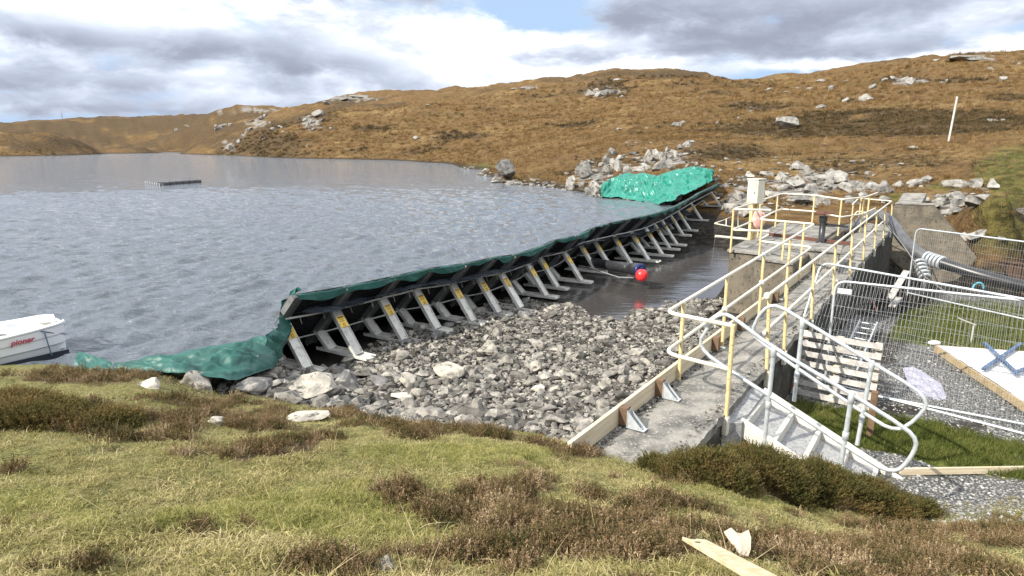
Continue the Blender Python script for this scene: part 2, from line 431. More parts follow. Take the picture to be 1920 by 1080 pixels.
# main hill
for a in [(800, 171, 390), (940, 164, 390), (1000, 152, 380), (1100, 144, 370), (1180, 137, 360), (1250, 134, 355), (1310, 139, 350), (1360, 150, 360), (1450, 147, 320), (1600, 129, 280), (1700, 116, 260), (1760, 107, 250), (1840, 100, 242), (1900, 103, 236), (2100, 100, 230), (2400, 120, 230),
          (800, 270, 200), (900, 250, 205), (1000, 285, 120), (1100, 262, 115), (1100, 205, 235), (1300, 252, 112), (1300, 205, 190), (1500, 185, 190), (1500, 250, 86), (1700, 250, 74), (1700, 180, 150), (1900, 200, 110), (1900, 262, 57), (1787, 266, 61), (2200, 220, 80), (2200, 300, 40),
          (1000, 330, 68), (950, 334, 64.5), (1060, 340, 57), (1100, 310, 62), (1150, 345, 48), (1200, 305, 57), (1240, 275, 66), (1300, 275, 64), (1200, 345, 46), (1300, 325, 46), (1345, 345, 40), (1385, 375, 35), (1400, 340, 44),
          (1480, 312, 52), (1550, 340, 44), (1650, 345, 41), (1700, 330, 43), (1800, 345, 38), (1900, 330, 38), (1900, 400, 28), (1850, 430, 27), (1790, 385, 33.5), (1910, 464, 29), (1905, 478, 28.4), (2200, 420, 24), (2000, 496, 26.5), (1330, 420, 32.5), (1500, 372, 36)]: cy(*a)
# behind the ridges
for px, py, y in [(0, 240, 1500), (300, 232, 1500), (470, 216, 760), (560, 222, 750), (650, 200, 600), (800, 190, 620), (1000, 175, 600), (1150, 162, 600), (1250, 156, 600), (1340, 160, 560), (1450, 165, 520), (1600, 150, 460), (1750, 130, 420), (1850, 120, 400), (2100, 130, 400), (-300, 240, 1500)]:
    cy(px, py, y)
for px in (-600, 0, 480, 960, 1440, 1920, 2500): cy(px, 268, 3000)
for px in (-700, 2700):
    for py, z in ((1080, 1.5), (900, 1.0)): cz(px, py, z)
ctrl = np.array(ctrl)
AK = 2.6
cpts = np.c_[ctrl[:, 0] * AK, ctrl[:, 1]]


def kern(d2): return .5 * d2 * np.log(np.maximum(d2, 1e-12))


n_c = len(cpts)
K = kern(((cpts[:, None] - cpts[None]) ** 2).sum(-1)) + np.eye(n_c) * 1e-4
Pm = np.c_[np.ones(n_c), cpts]
A = np.block([[K, Pm], [Pm.T, np.zeros((3, 3))]])
sol = np.linalg.solve(A, np.r_[ctrl[:, 2], np.zeros(3)])


def tane(a, lr):
    sh = np.shape(a); q = np.c_[np.clip(np.ravel(a), -.85, .85) * AK, np.clip(np.ravel(lr), .3, 8.1)]
    out = np.empty(len(q))
    for k in range(0, len(q), 20000):
        b = q[k:k + 20000]
        out[k:k + 20000] = kern(((b[:, None] - cpts[None]) ** 2).sum(-1)) @ sol[:n_c] + sol[n_c] + b @ sol[n_c + 1:]
    return out.reshape(sh)


def height(x, y, detail=True):
    x = np.asarray(x, float); y = np.asarray(y, float)
    r = np.hypot(x, y); z = HCAM + r * tane(np.arctan2(x, y), np.log(np.maximum(r, .5)))
    if detail:
        near = sstep(r, 14, 9)
        z = z + near * (.07 * fbm(x * 1.1, y * 1.1, 3) + .035 * fbm(x * 4, y * 4, 5) + .012 * fbm(x * 14, y * 14, 6, 2))
        far = sstep(r, 40, 70) * sstep(z, LAKE - .1, LAKE + 2.5)
        amp = np.clip(r / 160, .25, 2.6)
        rid = 1 - np.abs(fbm(x * .035, y * .05, 20, 3)) * 2
        z = z + far * (amp * 1.5 * fbm(x * .028, y * .028, 11, 4) + amp * .7 * (rid - .6) + amp * .55 * fbm(x * .16, y * .16, 15, 4))
        mid = sstep(r, 26, 34) * (1 - sstep(r, 60, 80)) * sstep(z, LAKE - .2, LAKE + .5)
        z = z + mid * (.35 * fbm(x * .25, y * .25, 31, 4) + .16 * fbm(x * 1.1, y * 1.1, 33, 3))
    return z


# polar sheet round the viewer, fine inside the field of view
azs = np.radians(np.r_[np.arange(-180, -48, 6.0), np.arange(-46, 46.01, .17), np.arange(48, 180, 6.0)])
lrs = np.r_[np.linspace(math.log(1.0), math.log(12), 210), np.linspace(math.log(12), math.log(60), 190)[1:], np.linspace(math.log(60), math.log(520), 200)[1:], np.linspace(math.log(520), math.log(3200), 40)[1:]]
GA, GL = np.meshgrid(azs, lrs, indexing='ij')
GX, GY = np.exp(GL) * np.sin(GA), np.exp(GL) * np.cos(GA)
GZ = height(GX, GY)
back = sstep(np.abs(GA), 1.0, 1.5)
GZ = GZ * (1 - back) + back * np.where(np.exp(GL) < 14, 1.5 + .05 * GY, 2.0)
na, nl = GA.shape
idx = np.arange(na * nl).reshape(na, nl)
nxt = np.roll(idx, -1, 0)
gf = np.stack([idx[:, :-1], nxt[:, :-1], nxt[:, 1:], idx[:, 1:]], -1).reshape(-1, 4)[:, ::-1]
centre = np.array([[0, 0, 1.6]])
gv = np.c_[GX.ravel(), GY.ravel(), GZ.ravel()]
PXG, PYG = pix(GX, GY, GZ)


def ell(px, py, lst):
    """soft union of patches lying on the ground, given where they appear from the viewpoint"""
    m = np.zeros_like(px)
    for q in lst:
        cx_, cy_, rx, ry = q[:4]; d = ((px - cx_) / rx) ** 2 + ((py - cy_) / ry) ** 2
        m = np.maximum(m, np.exp(-d * 1.2) * (q[4] if len(q) > 4 else 1.0))
    return m


HEATH = [(1080, 1000, 430, 85, .52), (1600, 1045, 380, 75, .55), (640, 1075, 300, 35, .42), (450, 790, 420, 60, .40), (1250, 960, 200, 60, .42), (200, 706, 190, 22), (330, 705, 60, 25), (60, 765, 90, 45), (170, 790, 120, 38), (430, 748, 150, 22), (340, 795, 100, 22), (620, 768, 150, 22), (800, 792, 190, 24), (930, 805, 70, 22), (1105, 850, 50, 12),
         (745, 925, 55, 32), (915, 930, 85, 42), (985, 915, 55, 32), (1130, 985, 150, 45), (930, 985, 110, 28), (1290, 1010, 110, 40), (1400, 1045, 140, 35), (850, 1045, 170, 22), (1640, 1040, 190, 34), (1180, 1055, 120, 24), (1450, 880, 220, 45), (1650, 930, 95, 35),
         (1880, 1010, 90, 35), (190, 1060, 120, 22), (20, 886, 26, 12), (390, 850, 80, 14), (480, 845, 60, 16)]
DIRT = [(565, 835, 45, 22), (530, 850, 40, 12), (455, 860, 30, 8)]
BRIGHT = [(1340, 920, 110, 22), (1420, 945, 110, 18), (1750, 985, 120, 25), (600, 980, 500, 110), (900, 855, 250, 35), (100, 960, 200, 60)]
HILLHEATH = [(290, 238, 170, 24), (430, 215, 120, 12), (500, 250, 60, 30), (110, 252, 330, 40), (330, 230, 120, 16), (1080, 1000, 430, 85, .52), (1600, 1045, 380, 75, .55), (640, 1075, 300, 35, .42), (450, 790, 420, 60, .40), (1250, 960, 200, 60, .42), (110, 268, 260, 16), (700, 240, 60, 8), (1050, 235, 90, 8), (1350, 175, 90, 8), (1550, 215, 70, 8), (1900, 180, 90, 10), (120, 235, 260, 14), (330, 250, 90, 20), (420, 265, 60, 25), (820, 215, 90, 8), (960, 205, 120, 7), (1000, 180, 60, 6), (880, 255, 60, 8), (740, 195, 60, 8), (1430, 200, 90, 8), (1780, 150, 110, 8), (1720, 215, 120, 12), (1250, 305, 170, 22), (1640, 305, 330, 22, .8), (1600, 240, 300, 14, .75), (1350, 290, 110, 20), (470, 270, 110, 24), (430, 240, 80, 18), (600, 225, 70, 22), (1080, 325, 110, 14), (1860, 225, 80, 20), (1130, 175, 75, 20), (1240, 140, 80, 8), (640, 187, 90, 8), (1380, 345, 60, 25), (1560, 320, 150, 18), (1120, 305, 60, 22)]
HILLGREEN = [(1915, 325, 110, 75), (1890, 400, 100, 60), (1700, 372, 60, 14), (1780, 350, 60, 10), (900, 312, 60, 6), (1890, 450, 110, 42), (1150, 350, 40, 8)]


def basin_mask(x, y):
    """right of the dam, left of the walkway, beyond the bank"""
    s = x * WD[0] + y * WD[1]; t = x * WN[0] + y * WN[1]
    tp = np.array(top_path); yy = np.interp(y, np.r_[0, tp[:, 1] - .9, 60], np.r_[-6.0, tp[:, 0] - 1.5, 12.5])
    return (x > yy) & (t < -2.4) & (y < 34)


R_G = np.exp(GL)
heath = ell(PXG, PYG, HEATH) * (R_G < 11)
dirt = ell(PXG, PYG, DIRT) * (R_G < 11)
bright = ell(PXG, PYG, BRIGHT) * (R_G < 11)
edge_n = fbm(GX * 2.2, GY * 2.2, 44, 4)
heath = sstep(heath + edge_n * .85 + .3 * fbm(GX * 7, GY * 7, 46, 2), .22, .78)
hn = fbm(GX * .022, GY * .022, 51, 5) + .6 * fbm(GX * .09, GY * .09, 57, 4)
hh = sstep(np.maximum(ell(PXG, PYG, HILLHEATH) * 1.0, 0) + 1.05 * hn, .22, .70) * (R_G > 26)
hg = sstep(ell(PXG, PYG, HILLGREEN) + .4 * hn, .30, .6) * (R_G > 20)
S_G = GX * WD[0] + GY * WD[1]; T_G = GX * WN[0] + GY * WN[1]
bas = (basin_mask(GX, GY) | ((T_G < -2.4) & (R_G > 9.2) & (R_G < 45))) & (GZ < -.28) & (R_G > 6.5)
bedm = np.where(bas, sstep(GZ, -.25, -.45), 0.0)
yard = (T_G > -2.4) & (R_G > 6) & (R_G < 30) & (GZ < -.55)
yardgrass = yard & (((S_G < 11.4) & (S_G > 9.75 + .12 * T_G)) | ((S_G > 16.8) & (S_G < 23) & (T_G > -.9)))
gravel = np.where(yard & ~yardgrass, sstep(GZ, -.75, -.95), 0.0)
deep = np.where((R_G > 14) & (T_G > -2.4) & (R_G < 36), sstep(GZ, -1.45, -1.75), 0)  # channel floor: wet ground, with the wall's shade painted into its darkness
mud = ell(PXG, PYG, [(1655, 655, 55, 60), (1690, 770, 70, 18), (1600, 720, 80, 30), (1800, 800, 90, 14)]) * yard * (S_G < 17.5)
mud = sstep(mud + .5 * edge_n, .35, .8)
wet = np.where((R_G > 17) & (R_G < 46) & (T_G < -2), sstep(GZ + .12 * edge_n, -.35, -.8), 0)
ROCKG = [(480, 230, 25, 12), (585, 228, 22, 20), (430, 276, 14, 16), (655, 184, 75, 7), (470, 207, 75, 5), (1490, 352, 150, 34), (1600, 350, 70, 26), (1250, 300, 60, 22), (1200, 318, 60, 12), (1110, 340, 40, 34), (1790, 382, 75, 18), (1380, 380, 50, 26), (1830, 108, 60, 8), (1135, 174, 45, 12), (985, 165, 30, 5), (1700, 152, 50, 10), (1860, 447, 60, 10)]
rockg = sstep(ell(PXG, PYG, ROCKG) * .9 + .7 * fbm(GX * .5, GY * .5, 66, 4), .55, .75) * (R_G > 22)
shoreline = np.where(R_G > 40, sstep(GZ, LAKE + .5, LAKE + .15), 0) * (R_G < 700)

me = mesh_np('ground', gv, gf, True)
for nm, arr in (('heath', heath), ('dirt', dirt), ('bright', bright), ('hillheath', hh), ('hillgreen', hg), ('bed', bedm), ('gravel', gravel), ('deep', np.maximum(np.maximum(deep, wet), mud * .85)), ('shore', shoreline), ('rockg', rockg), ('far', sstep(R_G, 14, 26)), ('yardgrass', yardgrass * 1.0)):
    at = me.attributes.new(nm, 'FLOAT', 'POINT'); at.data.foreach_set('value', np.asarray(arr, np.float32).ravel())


def ground_mat():
    m = bpy.data.materials.new('ground_cover'); m.use_nodes = True; T = NT(m.node_tree); b = T.n['Principled BSDF']
    pos = T.add('ShaderNodeNewGeometry').outputs['Position']
    at = lambda n: T.add('ShaderNodeAttribute', attribute_name=n).outputs['Fac']
    fine = T.noise(pos, 38, 6, .7); mid = T.noise(pos, 4.5, 5, .6); big = T.noise(pos, .9, 4, .55)
    turf = T.mix(T.smooth(fine, .32, .66), (.055, .055, .018), (.27, .255, .095))
    turf = T.mix(T.smooth(mid, .45, .7), turf, (.22, .185, .085))
    turf = T.mix(T.math('MULTIPLY', at('bright'), .5), turf, T.mix(T.smooth(fine, .3, .65), (.065, .075, .018), (.26, .27, .075)))
    hea = T.mix(T.smooth(fine, .35, .65), (.045, .038, .018), (.15, .115, .06))
    near = T.mix(at('heath'), turf, hea)
    near = T.mix(at('dirt'), near, T.mix(T.smooth(mid, .4, .6), (.05, .03, .018), (.10, .065, .04)))
    # far hillside: tawny grass in tussocks, heather, green hollows
    st = T.vmul(pos, (.55, .8, 1.6))
    tus = T.noise(st, 1.5, 6, .66, .6); tusb = T.noise(pos, .12, 6, .62, .5); tusc = T.noise(T.vmul(pos, (1, 1.3, 3.0)), .45, 6, .65, .8)
    moor = T.ramp(T.math('ADD', T.math('MULTIPLY', tus, .5), T.math('MULTIPLY', tusc, .5)), (.30, (.050, .030, .014)), (.46, (.118, .070, .029)), (.58, (.195, .121, .051)), (.74, (.31, .215, .10)))
    moor = T.mix(T.math('MULTIPLY', T.smooth(T.noise(pos, .06, 5, .6, .4), .50, .68), .75), moor, T.mix(T.smooth(tus, .3, .65), (.125, .082, .033), (.32, .22, .095)))
    moor = T.mix(T.smooth(tusb, .50, .66), moor, T.mix(T.smooth(tus, .35, .65), (.070, .044, .018), (.165, .108, .040)))
    hh_ = T.mix(T.smooth(tus, .36, .64), (.032, .024, .014), (.105, .070, .036))
    hill = T.mix(T.math('MULTIPLY', at('hillheath'), .78), moor, hh_)
    hill = T.mix(T.math('MULTIPLY', at('hillgreen'), .8), hill, T.mix(T.smooth(tus, .35, .65), (.050, .050, .015), (.165, .150, .042)))
    hill = T.mix(T.math('MULTIPLY', at('shore'), .85), hill, (.035, .028, .018))
    hill = T.mix(at('rockg'), hill, T.mix(T.smooth(T.noise(pos, 2.2, 6, .65), .38, .62), (.34, .315, .285), (.13, .12, .105)))
    col = T.mix(at('far'), near, hill)
    bed = T.mix(T.smooth(fine, .35, .65), (.022, .02, .018), (.07, .064, .054))
    col = T.mix(at('bed'), col, bed)
    col = T.mix(at('yardgrass'), col, T.mix(T.smooth(mid, .35, .65), (.035, .045, .010), (.13, .145, .035)))
    vor = T.add('ShaderNodeTexVoronoi', {'Vector': pos, 'Scale': 27.0, 'Randomness': 1.0})
    gr = T.mix(T.smooth(vor.outputs['Distance'], .55, .15), (.09, .09, .088), T.mix(T.add('ShaderNodeSeparateColor', {0: vor.outputs['Color']}).outputs[0], (.24, .24, .235), (.66, .65, .61)))
    gr = T.mix(T.smooth(mid, .40, .62), gr, T.mix(.35, gr, (.16, .15, .13)))
    col = T.mix(at('gravel'), col, gr)
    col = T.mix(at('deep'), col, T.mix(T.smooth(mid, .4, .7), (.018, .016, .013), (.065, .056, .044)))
    T.put(b.inputs['Base Color'], col)
    b.inputs['Roughness'].default_value = .95; b.inputs['Specular IOR Level'].default_value = .12
    hb = T.math('ADD', T.math('MULTIPLY', fine, .03), T.math('MULTIPLY', vor.outputs['Distance'], T.math('MULTIPLY', at('gravel'), -.04)))
    hf = T.math('ADD', T.math('MULTIPLY', tus, .7), T.math('MULTIPLY', tusc, .9))
    hgt = T.add('ShaderNodeMix', {0: at('far'), 2: hb, 3: hf}, data_type='FLOAT').outputs[0]
    bp = T.add('ShaderNodeBump', {'Strength': .9, 'Distance': 1.0, 'Height': hgt}); T.l.new(bp.outputs[0], b.inputs['Normal'])
    return m


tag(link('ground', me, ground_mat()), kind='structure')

_gz_lr = np.linspace(math.log(1.2), math.log(900), 900)


def G(px, py):
    """where the ray of a pixel first meets the land"""
    r = ray(px, py); a = math.atan2(r[0], r[1]); e = r[2] / math.hypot(r[0], r[1])
    rr = np.exp(_gz_lr); x, y = rr * math.sin(a), rr * math.cos(a)
    z = height(x, y); hit = np.nonzero(z >= HCAM + rr * e)[0]
    k = hit[0] if len(hit) else len(rr) - 1
    if k > 0:
        d0 = HCAM + rr[k - 1] * e - z[k - 1]; d1 = z[k] - HCAM - rr[k] * e
        f = d0 / max(d0 + d1, 1e-9); rad = rr[k - 1] + f * (rr[k] - rr[k - 1])
    else: rad = rr[k]
    return np.array([rad * math.sin(a), rad * math.cos(a), HCAM + rad * e])


# ------------------------------------------------------------------ water
def water_mat(name, col, rough, b1, b2, ior=1.33):
    m = bpy.data.materials.new(name); m.use_nodes = True; T = NT(m.node_tree); b = T.n['Principled BSDF']
    b.inputs['Base Color'].default_value = c4(col); b.inputs['Roughness'].default_value = rough; b.inputs['IOR'].default_value = ior
    pos = T.add('ShaderNodeNewGeometry').outputs['Position']
    mp = T.add('ShaderNodeMapping', {'Vector': pos, 'Rotation': (0, 0, math.radians(-46)), 'Scale': (.55, 1.5, 1)}).outputs[0]
    h = T.math('ADD', T.math('MULTIPLY', T.noise(mp, 2.6, 4, .6, .6), b1), T.math('MULTIPLY', T.noise(mp, .6, 3, .5, .4), b1 * 3.0))
    h = T.math('ADD', h, T.math('MULTIPLY', T.noise(mp, 9, 3, .6), b2))
    bp = T.add('ShaderNodeBump', {'Strength': 1.0, 'Distance': 1.0, 'Height': h}); T.l.new(bp.outputs[0], b.inputs['Normal'])
    return m


wa = np.radians(np.arange(-47, 22.01, .17)); wl = np.r_[np.linspace(math.log(7.5), math.log(60), 430), np.linspace(math.log(60), math.log(700), 200)[1:]]
WA, WL = np.meshgrid(wa, wl, indexing='ij'); WX, WY = np.exp(WL) * np.sin(WA), np.exp(WL) * np.cos(WA)
rng = np.random.default_rng(4)
WZ = np.full_like(WX, LAKE); RW = np.exp(WL)
for k in range(46):
    lam = .24 * (4.2 ** (k / 45)); th = math.radians(136 + rng.normal(0, 24)); kk = 2 * math.pi / lam
    amp = .0125 * lam * rng.uniform(.6, 1.2) * sstep(lam / (RW * .0105), .9, 2.2)
    ph = kk * (WX * math.cos(th) + WY * math.sin(th)) + rng.uniform(0, 6.28)
    WZ += amp * np.sin(ph + .5 * np.sin(ph * .5 + 1.3 * k))
WZ += .03 * fbm(WX * .8, WY * .8, 61, 3) * sstep(RW, 140, 30)
dam_y = np.array([p[1] for p in top_path]); dam_x = np.array([p[0] for p in top_path])
dry_edge = np.interp(WY, np.r_[9.0, 11.2, 12.9, dam_y - .18, 38, 40], np.r_[-3.9, -4.35, -4.75, dam_x - .26, 14, 40])
nwa, nwl = WA.shape; wi = np.arange(nwa * nwl).reshape(nwa, nwl)
wet_ok = (WX < dry_edge) | (WY > 38.5)
wet_ok &= (WX < 9.5 + .0 * WY) | (WY > 60)
wet_ok &= ~((WY < 9.6) & (WX > -5.3))
landz = height(WX, WY, False)
vis = landz < LAKE + 1.5
cell = (wet_ok & vis)[:-1, :-1] & (wet_ok & vis)[1:, :-1] & (wet_ok & vis)[1:, 1:] & (wet_ok & vis)[:-1, 1:]
wf = np.stack([wi[:-1, :-1], wi[:-1, 1:], wi[1:, 1:], wi[1:, :-1]], -1)[cell]
used, inv = np.unique(wf, return_inverse=True)
wv = np.c_[WX.ravel(), WY.ravel(), WZ.ravel()][used]
M['lake'] = water_mat('lake_water', (.088, .102, .118), .04, .11, .034, 1.45)  # base colour lightened to stand in for reflected sky
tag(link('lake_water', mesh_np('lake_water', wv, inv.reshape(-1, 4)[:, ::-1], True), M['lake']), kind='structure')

# dark pool left in the drained basin, its edge cut by the bed
px_, py_ = np.meshgrid(np.arange(-1, 14, .12), np.arange(14.5, 33, .12), indexing='ij')
ok = basin_mask(px_, py_) & (height(px_, py_) < POOL + .3)
ii = np.arange(px_.size).reshape(px_.shape)
cell = ok[:-1, :-1] & ok[1:, :-1] & ok[1:, 1:] & ok[:-1, 1:]
pf = np.stack([ii[:-1, :-1], ii[1:, :-1], ii[1:, 1:], ii[:-1, 1:]], -1)[cell]
used, inv = np.unique(pf, return_inverse=True)
M['pool'] = water_mat('pool_water', (.058, .054, .052), .02, .008, .0015, 1.6)  # base colour raised to carry a pale sky reflection
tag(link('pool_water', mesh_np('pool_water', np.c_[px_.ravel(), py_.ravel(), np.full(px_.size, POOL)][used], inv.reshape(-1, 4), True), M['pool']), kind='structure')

# ------------------------------------------------------------------ the portable dam: frames, bay panels, liner
ORD = ['first', 'second', 'third', 'fourth', 'fifth', 'sixth', 'seventh', 'eighth', 'ninth', 'tenth', 'eleventh', 'twelfth', 'thirteenth', 'fourteenth', 'fifteenth', 'sixteenth', 'seventeenth', 'eighteenth', 'nineteenth', 'twentieth', 'twenty-first']
Z3 = np.array([0, 0, 1.0])
rnd = random.Random(11)


def frame_pt(i, a, h):
    """a: metres towards the dry side of the foot, h: height above the foot for a frame of normal size (1.53)"""
    f, zt, n = frames[i]; k = max(.8, (zt - f[2]) / 1.53)
    return np.array([f[0] + n[0] * a * k, f[1] + n[1] * a * k, f[2] + h * k])


for i in range(21):
    f, zt, n = frames[i]; al = np.array([-n[1], n[0], 0.0]); n3 = np.array([n[0], n[1], 0.0])
    if 10 <= i <= 17:                               # the middle of the dam has settled unevenly
        tw = rnd.uniform(-.10, .10); al = al + n3 * tw; al /= np.linalg.norm(al)
    where = 'nearest the crumpled shore tarp' if i == 0 else ('below the bright green sheet' if i == 20 else 'counted from the near shore tarp')
    nm = f'{ORD[i]} sloping steel support of the green dam, {where}'
    root = empty('dam_support', f, nm, 'dam support', 'braced supports along the portable dam')
    T0, J, LJ, LO = frame_pt(i, -.13, 1.53), frame_pt(i, -.67, 1.0), frame_pt(i, -1.20, .42), frame_pt(i, -1.52, .06)
    m = MB(); m.bar(T0, LO, .22, .07, al)
    for sgn in (-1, 1): m.bar(T0 + al * .11 * sgn - n3 * .0, LO + al * .11 * sgn, .018, .13, al)
    m.build('face_beam', M['darkalu'], root)
    foot = frame_pt(i, .02, .05)
    m = MB(); m.bar(J, foot, .23, .045, al)
    for sgn in (-1, 1): m.bar(J + al * .115 * sgn, foot + al * .115 * sgn, .016, .085, al)
    st = m.build('strut', M['alu'], root)
    ax = (foot - J) / np.linalg.norm(foot - J); fn = np.cross(al, ax); fn = fn if fn[0] * n[0] + fn[1] * n[1] > 0 else -fn
    c = J + (foot - J) * (.30 + .03 * rnd.random()) + fn * .0465
    k = 1.0
    m = MB(); m.box(c, (.215, .27, .004), al, ax, fn); sk = m.build('sticker', M['sticker'], st)
    m = MB()
    for q, (u, v, w_, h_) in enumerate([(0, -.105, .17, .03), (-.045, -.055, .012, .035), (0, -.055, .012, .03), (.04, -.055, .012, .035), (-.045, -.01, .012, .03), (0, -.005, .012, .035), (.04, -.01, .012, .03), (0, .055, .055, .012), (-.022, .085, .014, .05), (.022, .085, .014, .05), (0, .118, .10, .008)]):
        m.box(c + al * u + ax * v + fn * .004, (w_, h_, .003), al, ax, fn)
    m.build('print', M['ink'], sk)['kind'] = 'stuff'
    sf = frame_pt(i, -.80, .04)
    m = MB(); m.bar(LJ, sf, .23, .045, al)
    for sgn in (-1, 1): m.bar(LJ + al * .115 * sgn, sf + al * .115 * sgn, .016, .085, al)
    m.build('short_strut', M['alu'], root)
    b0, b1 = frame_pt(i, -1.15, .01), frame_pt(i, .40, .01)
    m = MB(); m.bar(b0, b1, .27, .03, al)
    for sgn in (-1, 1): m.bar(b0 + al * .14 * sgn + Z3 * .025, b1 + al * .14 * sgn + Z3 * .025, .014, .07, al)
    m.build('base_rail', M['alu'], root)
    if i < 9:
        for sgn in (-1, 1):
            m = MB(); m.ball(J + (T0 - J) * .09 + al * .05 * sgn + n3 * .05, .018, 8, 5); m.build('bolt', M['darkalu'], root)

for i in range(20):
    q = [frame_pt(j, a, h) for j in (i, i + 1) for a, h in ((-.13, 1.50), (-.67, .97), (-1.20, .40), (-1.5, .08))]
    n = frames[i][2]; off = np.array([-n[0], -n[1], 1.0]) / 1.414 * .07
    root = empty('dam_bay', q[0], f'black netted bay of the green dam, {ORD[i]} from its near end', 'dam bay', 'netted bays between the dam frames')
    m = MB()
    for a in range(3): m.hexa([q[a] + off, q[a + 4] + off, q[a + 5] + off, q[a + 1] + off, q[a] + off * 1.25, q[a + 4] + off * 1.25, q[a + 5] + off * 1.25, q[a + 1] + off * 1.25])
    m.build('backing_sheet', M['black'], root)
    # the grid itself: strands in front of the sheet
    m = MB(); A0, A1, B0, B1 = q[0] + off * .7, q[4] + off * .7, q[3] + off * .7, q[7] + off * .7
    dens = 15 if i < 9 else 7
    for k in range(1, dens):
        u = k / dens; m.bar(A0 + (B0 - A0) * u, A1 + (B1 - A1) * u, .012, .01, n.tolist() + [0])
    for k in range(1, dens + 3):
        u = k / (dens + 3); m.bar(A0 + (A1 - A0) * u, B0 + (B1 - B0) * u, .012, .01, [-n[1], n[0], 0])
    g = m.build('grid', M['net'], root); g['kind'] = 'stuff'
    for d, r in ((1, .024), (2, .020)):
        p0, p1 = q[d] + (q[d - 1] - q[d]) * (.12 if d == 1 else 0), q[d + 4] + (q[d + 3] - q[d + 4]) * (.12 if d == 1 else 0)
        o2 = -off * .9
        m = MB(); m.tube([p0 + o2, (p0 + p1) / 2 + o2 - Z3 * .01, p1 + o2], r, 8); m.build('cross_tube', M['alu'], root)
    if i < 9:
        for u in (.3, .75):
            p0 = q[1] + (q[5] - q[1]) * u - off * 1.2; m = MB(); m.tube([p0 + Z3 * .05, p0 - Z3 * .10 + np.array([.04, 0, 0])], .006, 6); m.build('cable_tie', M['alu'], root)

# liner: hangs over the crest, lies down the wet face
na_, nc_ = 420, 22
U = np.linspace(0, 20, na_)
crest = np.array([along(top_path, u) for u in U])
nn = np.array([frames[min(20, int(round(u)))][2] for u in U])
vs = np.zeros((na_, nc_, 3))
hang = .13 + .10 * fbm(U * 1.3, U * 0 + 3, 71, 3) + .05 * np.sin(U * 6.28 - 1.5)
hang = np.clip(hang, .03, .3); hang = np.where((U > 9.6) & (U < 12.6), hang * .35, hang); hang[U > 17.5] *= .6
for c in range(nc_):
    t = c / (nc_ - 1)
    if t < .2:                                      # dry side skirt
        k = 1 - t / .2; a = .035 * np.ones(na_); h = .03 - hang * k
        wr = .035 * k * fbm(U * 5, U * 0 + t * 2, 73, 3); a = a + wr
    else:
        k = (t - .2) / .8; a = -.02 - 1.35 * k; h = .045 - 1.30 * k + .05 * fbm(U * 2.6, U * 0 + k * 5, 75, 4) + .03 * np.abs(fbm(U * 6 + k * 3, U * 0 + k * 9, 77, 3)) + .02
    vs[:, c, 0] = crest[:, 0] + nn[:, 0] * a; vs[:, c, 1] = crest[:, 1] + nn[:, 1] * a; vs[:, c, 2] = crest[:, 2] + h
gi = np.arange(na_ * nc_).reshape(na_, nc_)
lf = np.stack([gi[:-1, :-1], gi[1:, :-1], gi[1:, 1:], gi[:-1, 1:]], -1).reshape(-1, 4)
tag(link('dam_liner', mesh_np('dam_liner', vs.reshape(-1, 3), lf, True), M['tarp']), 'long dark green liner draped over the crest of the dam beside the lake', 'liner')


def ridged(x, y, seed, o=4):
    return 1 - np.abs(fbm(x, y, seed, o)) * 2.2


def sheet(name, up, lo, nu, nv, wr, seed, m, label, cat, wl=1.0, sag=0.0, sharp=True, extra=None):
    """a crumpled sheet spanned between an upper and a lower outline, wrinkled along its own normal"""
    up = [np.array(p, float) for p in up]; lo = [np.array(p, float) for p in lo]
    g = np.zeros((nu, nv, 3))
    for i in range(nu):
        a = along(up, i / (nu - 1) * (len(up) - 1)); b = along(lo, i / (nu - 1) * (len(lo) - 1))
        for j in range(nv): t = j / (nv - 1); g[i, j] = a * (1 - t) + b * t
    du = np.gradient(g, axis=0); dv = np.gradient(g, axis=1); nr = np.cross(du, dv); nr /= np.linalg.norm(nr, axis=2, keepdims=True) + 1e-9
    s = np.sign((nr * np.array([0, -.4, 1.0])).sum(-1, keepdims=True)); nr = nr * s
    x = np.cumsum(np.linalg.norm(du, axis=2), 0); y = np.cumsum(np.linalg.norm(dv, axis=2), 1)
    w = wr * (ridged((x + .5 * y) / wl, (y - .3 * x) / wl, seed) - .35 if sharp else fbm(x / wl, y / wl, seed, 4))
    w += wr * .7 * fbm(x / wl * .5, y / wl * .5, seed + 9, 3) + wr * .28 * ridged(x / wl * 3.1, y / wl * 3.1, seed + 4, 3)
    T = np.linspace(0, 1, nv)[None] * np.ones((nu, 1))
    w += wr * .8 * np.maximum(0, ridged(y * 1.5 / wl + .8 * fbm(x / wl, y / wl, seed + 2, 2), x * .28 / wl, seed + 6, 2) - .35)
    env = np.sin(np.pi * np.clip(T, .02, .98)) ** .35
    g += nr * (w * env + sag * np.sin(np.pi * T))[..., None]
    ii = np.arange(nu * nv).reshape(nu, nv)
    f = np.stack([ii[:-1, :-1], ii[1:, :-1], ii[1:, 1:], ii[:-1, 1:]], -1).reshape(-1, 4)
    return tag(link(name, mesh_np(name, g.reshape(-1, 3), f, True), m), label, cat)


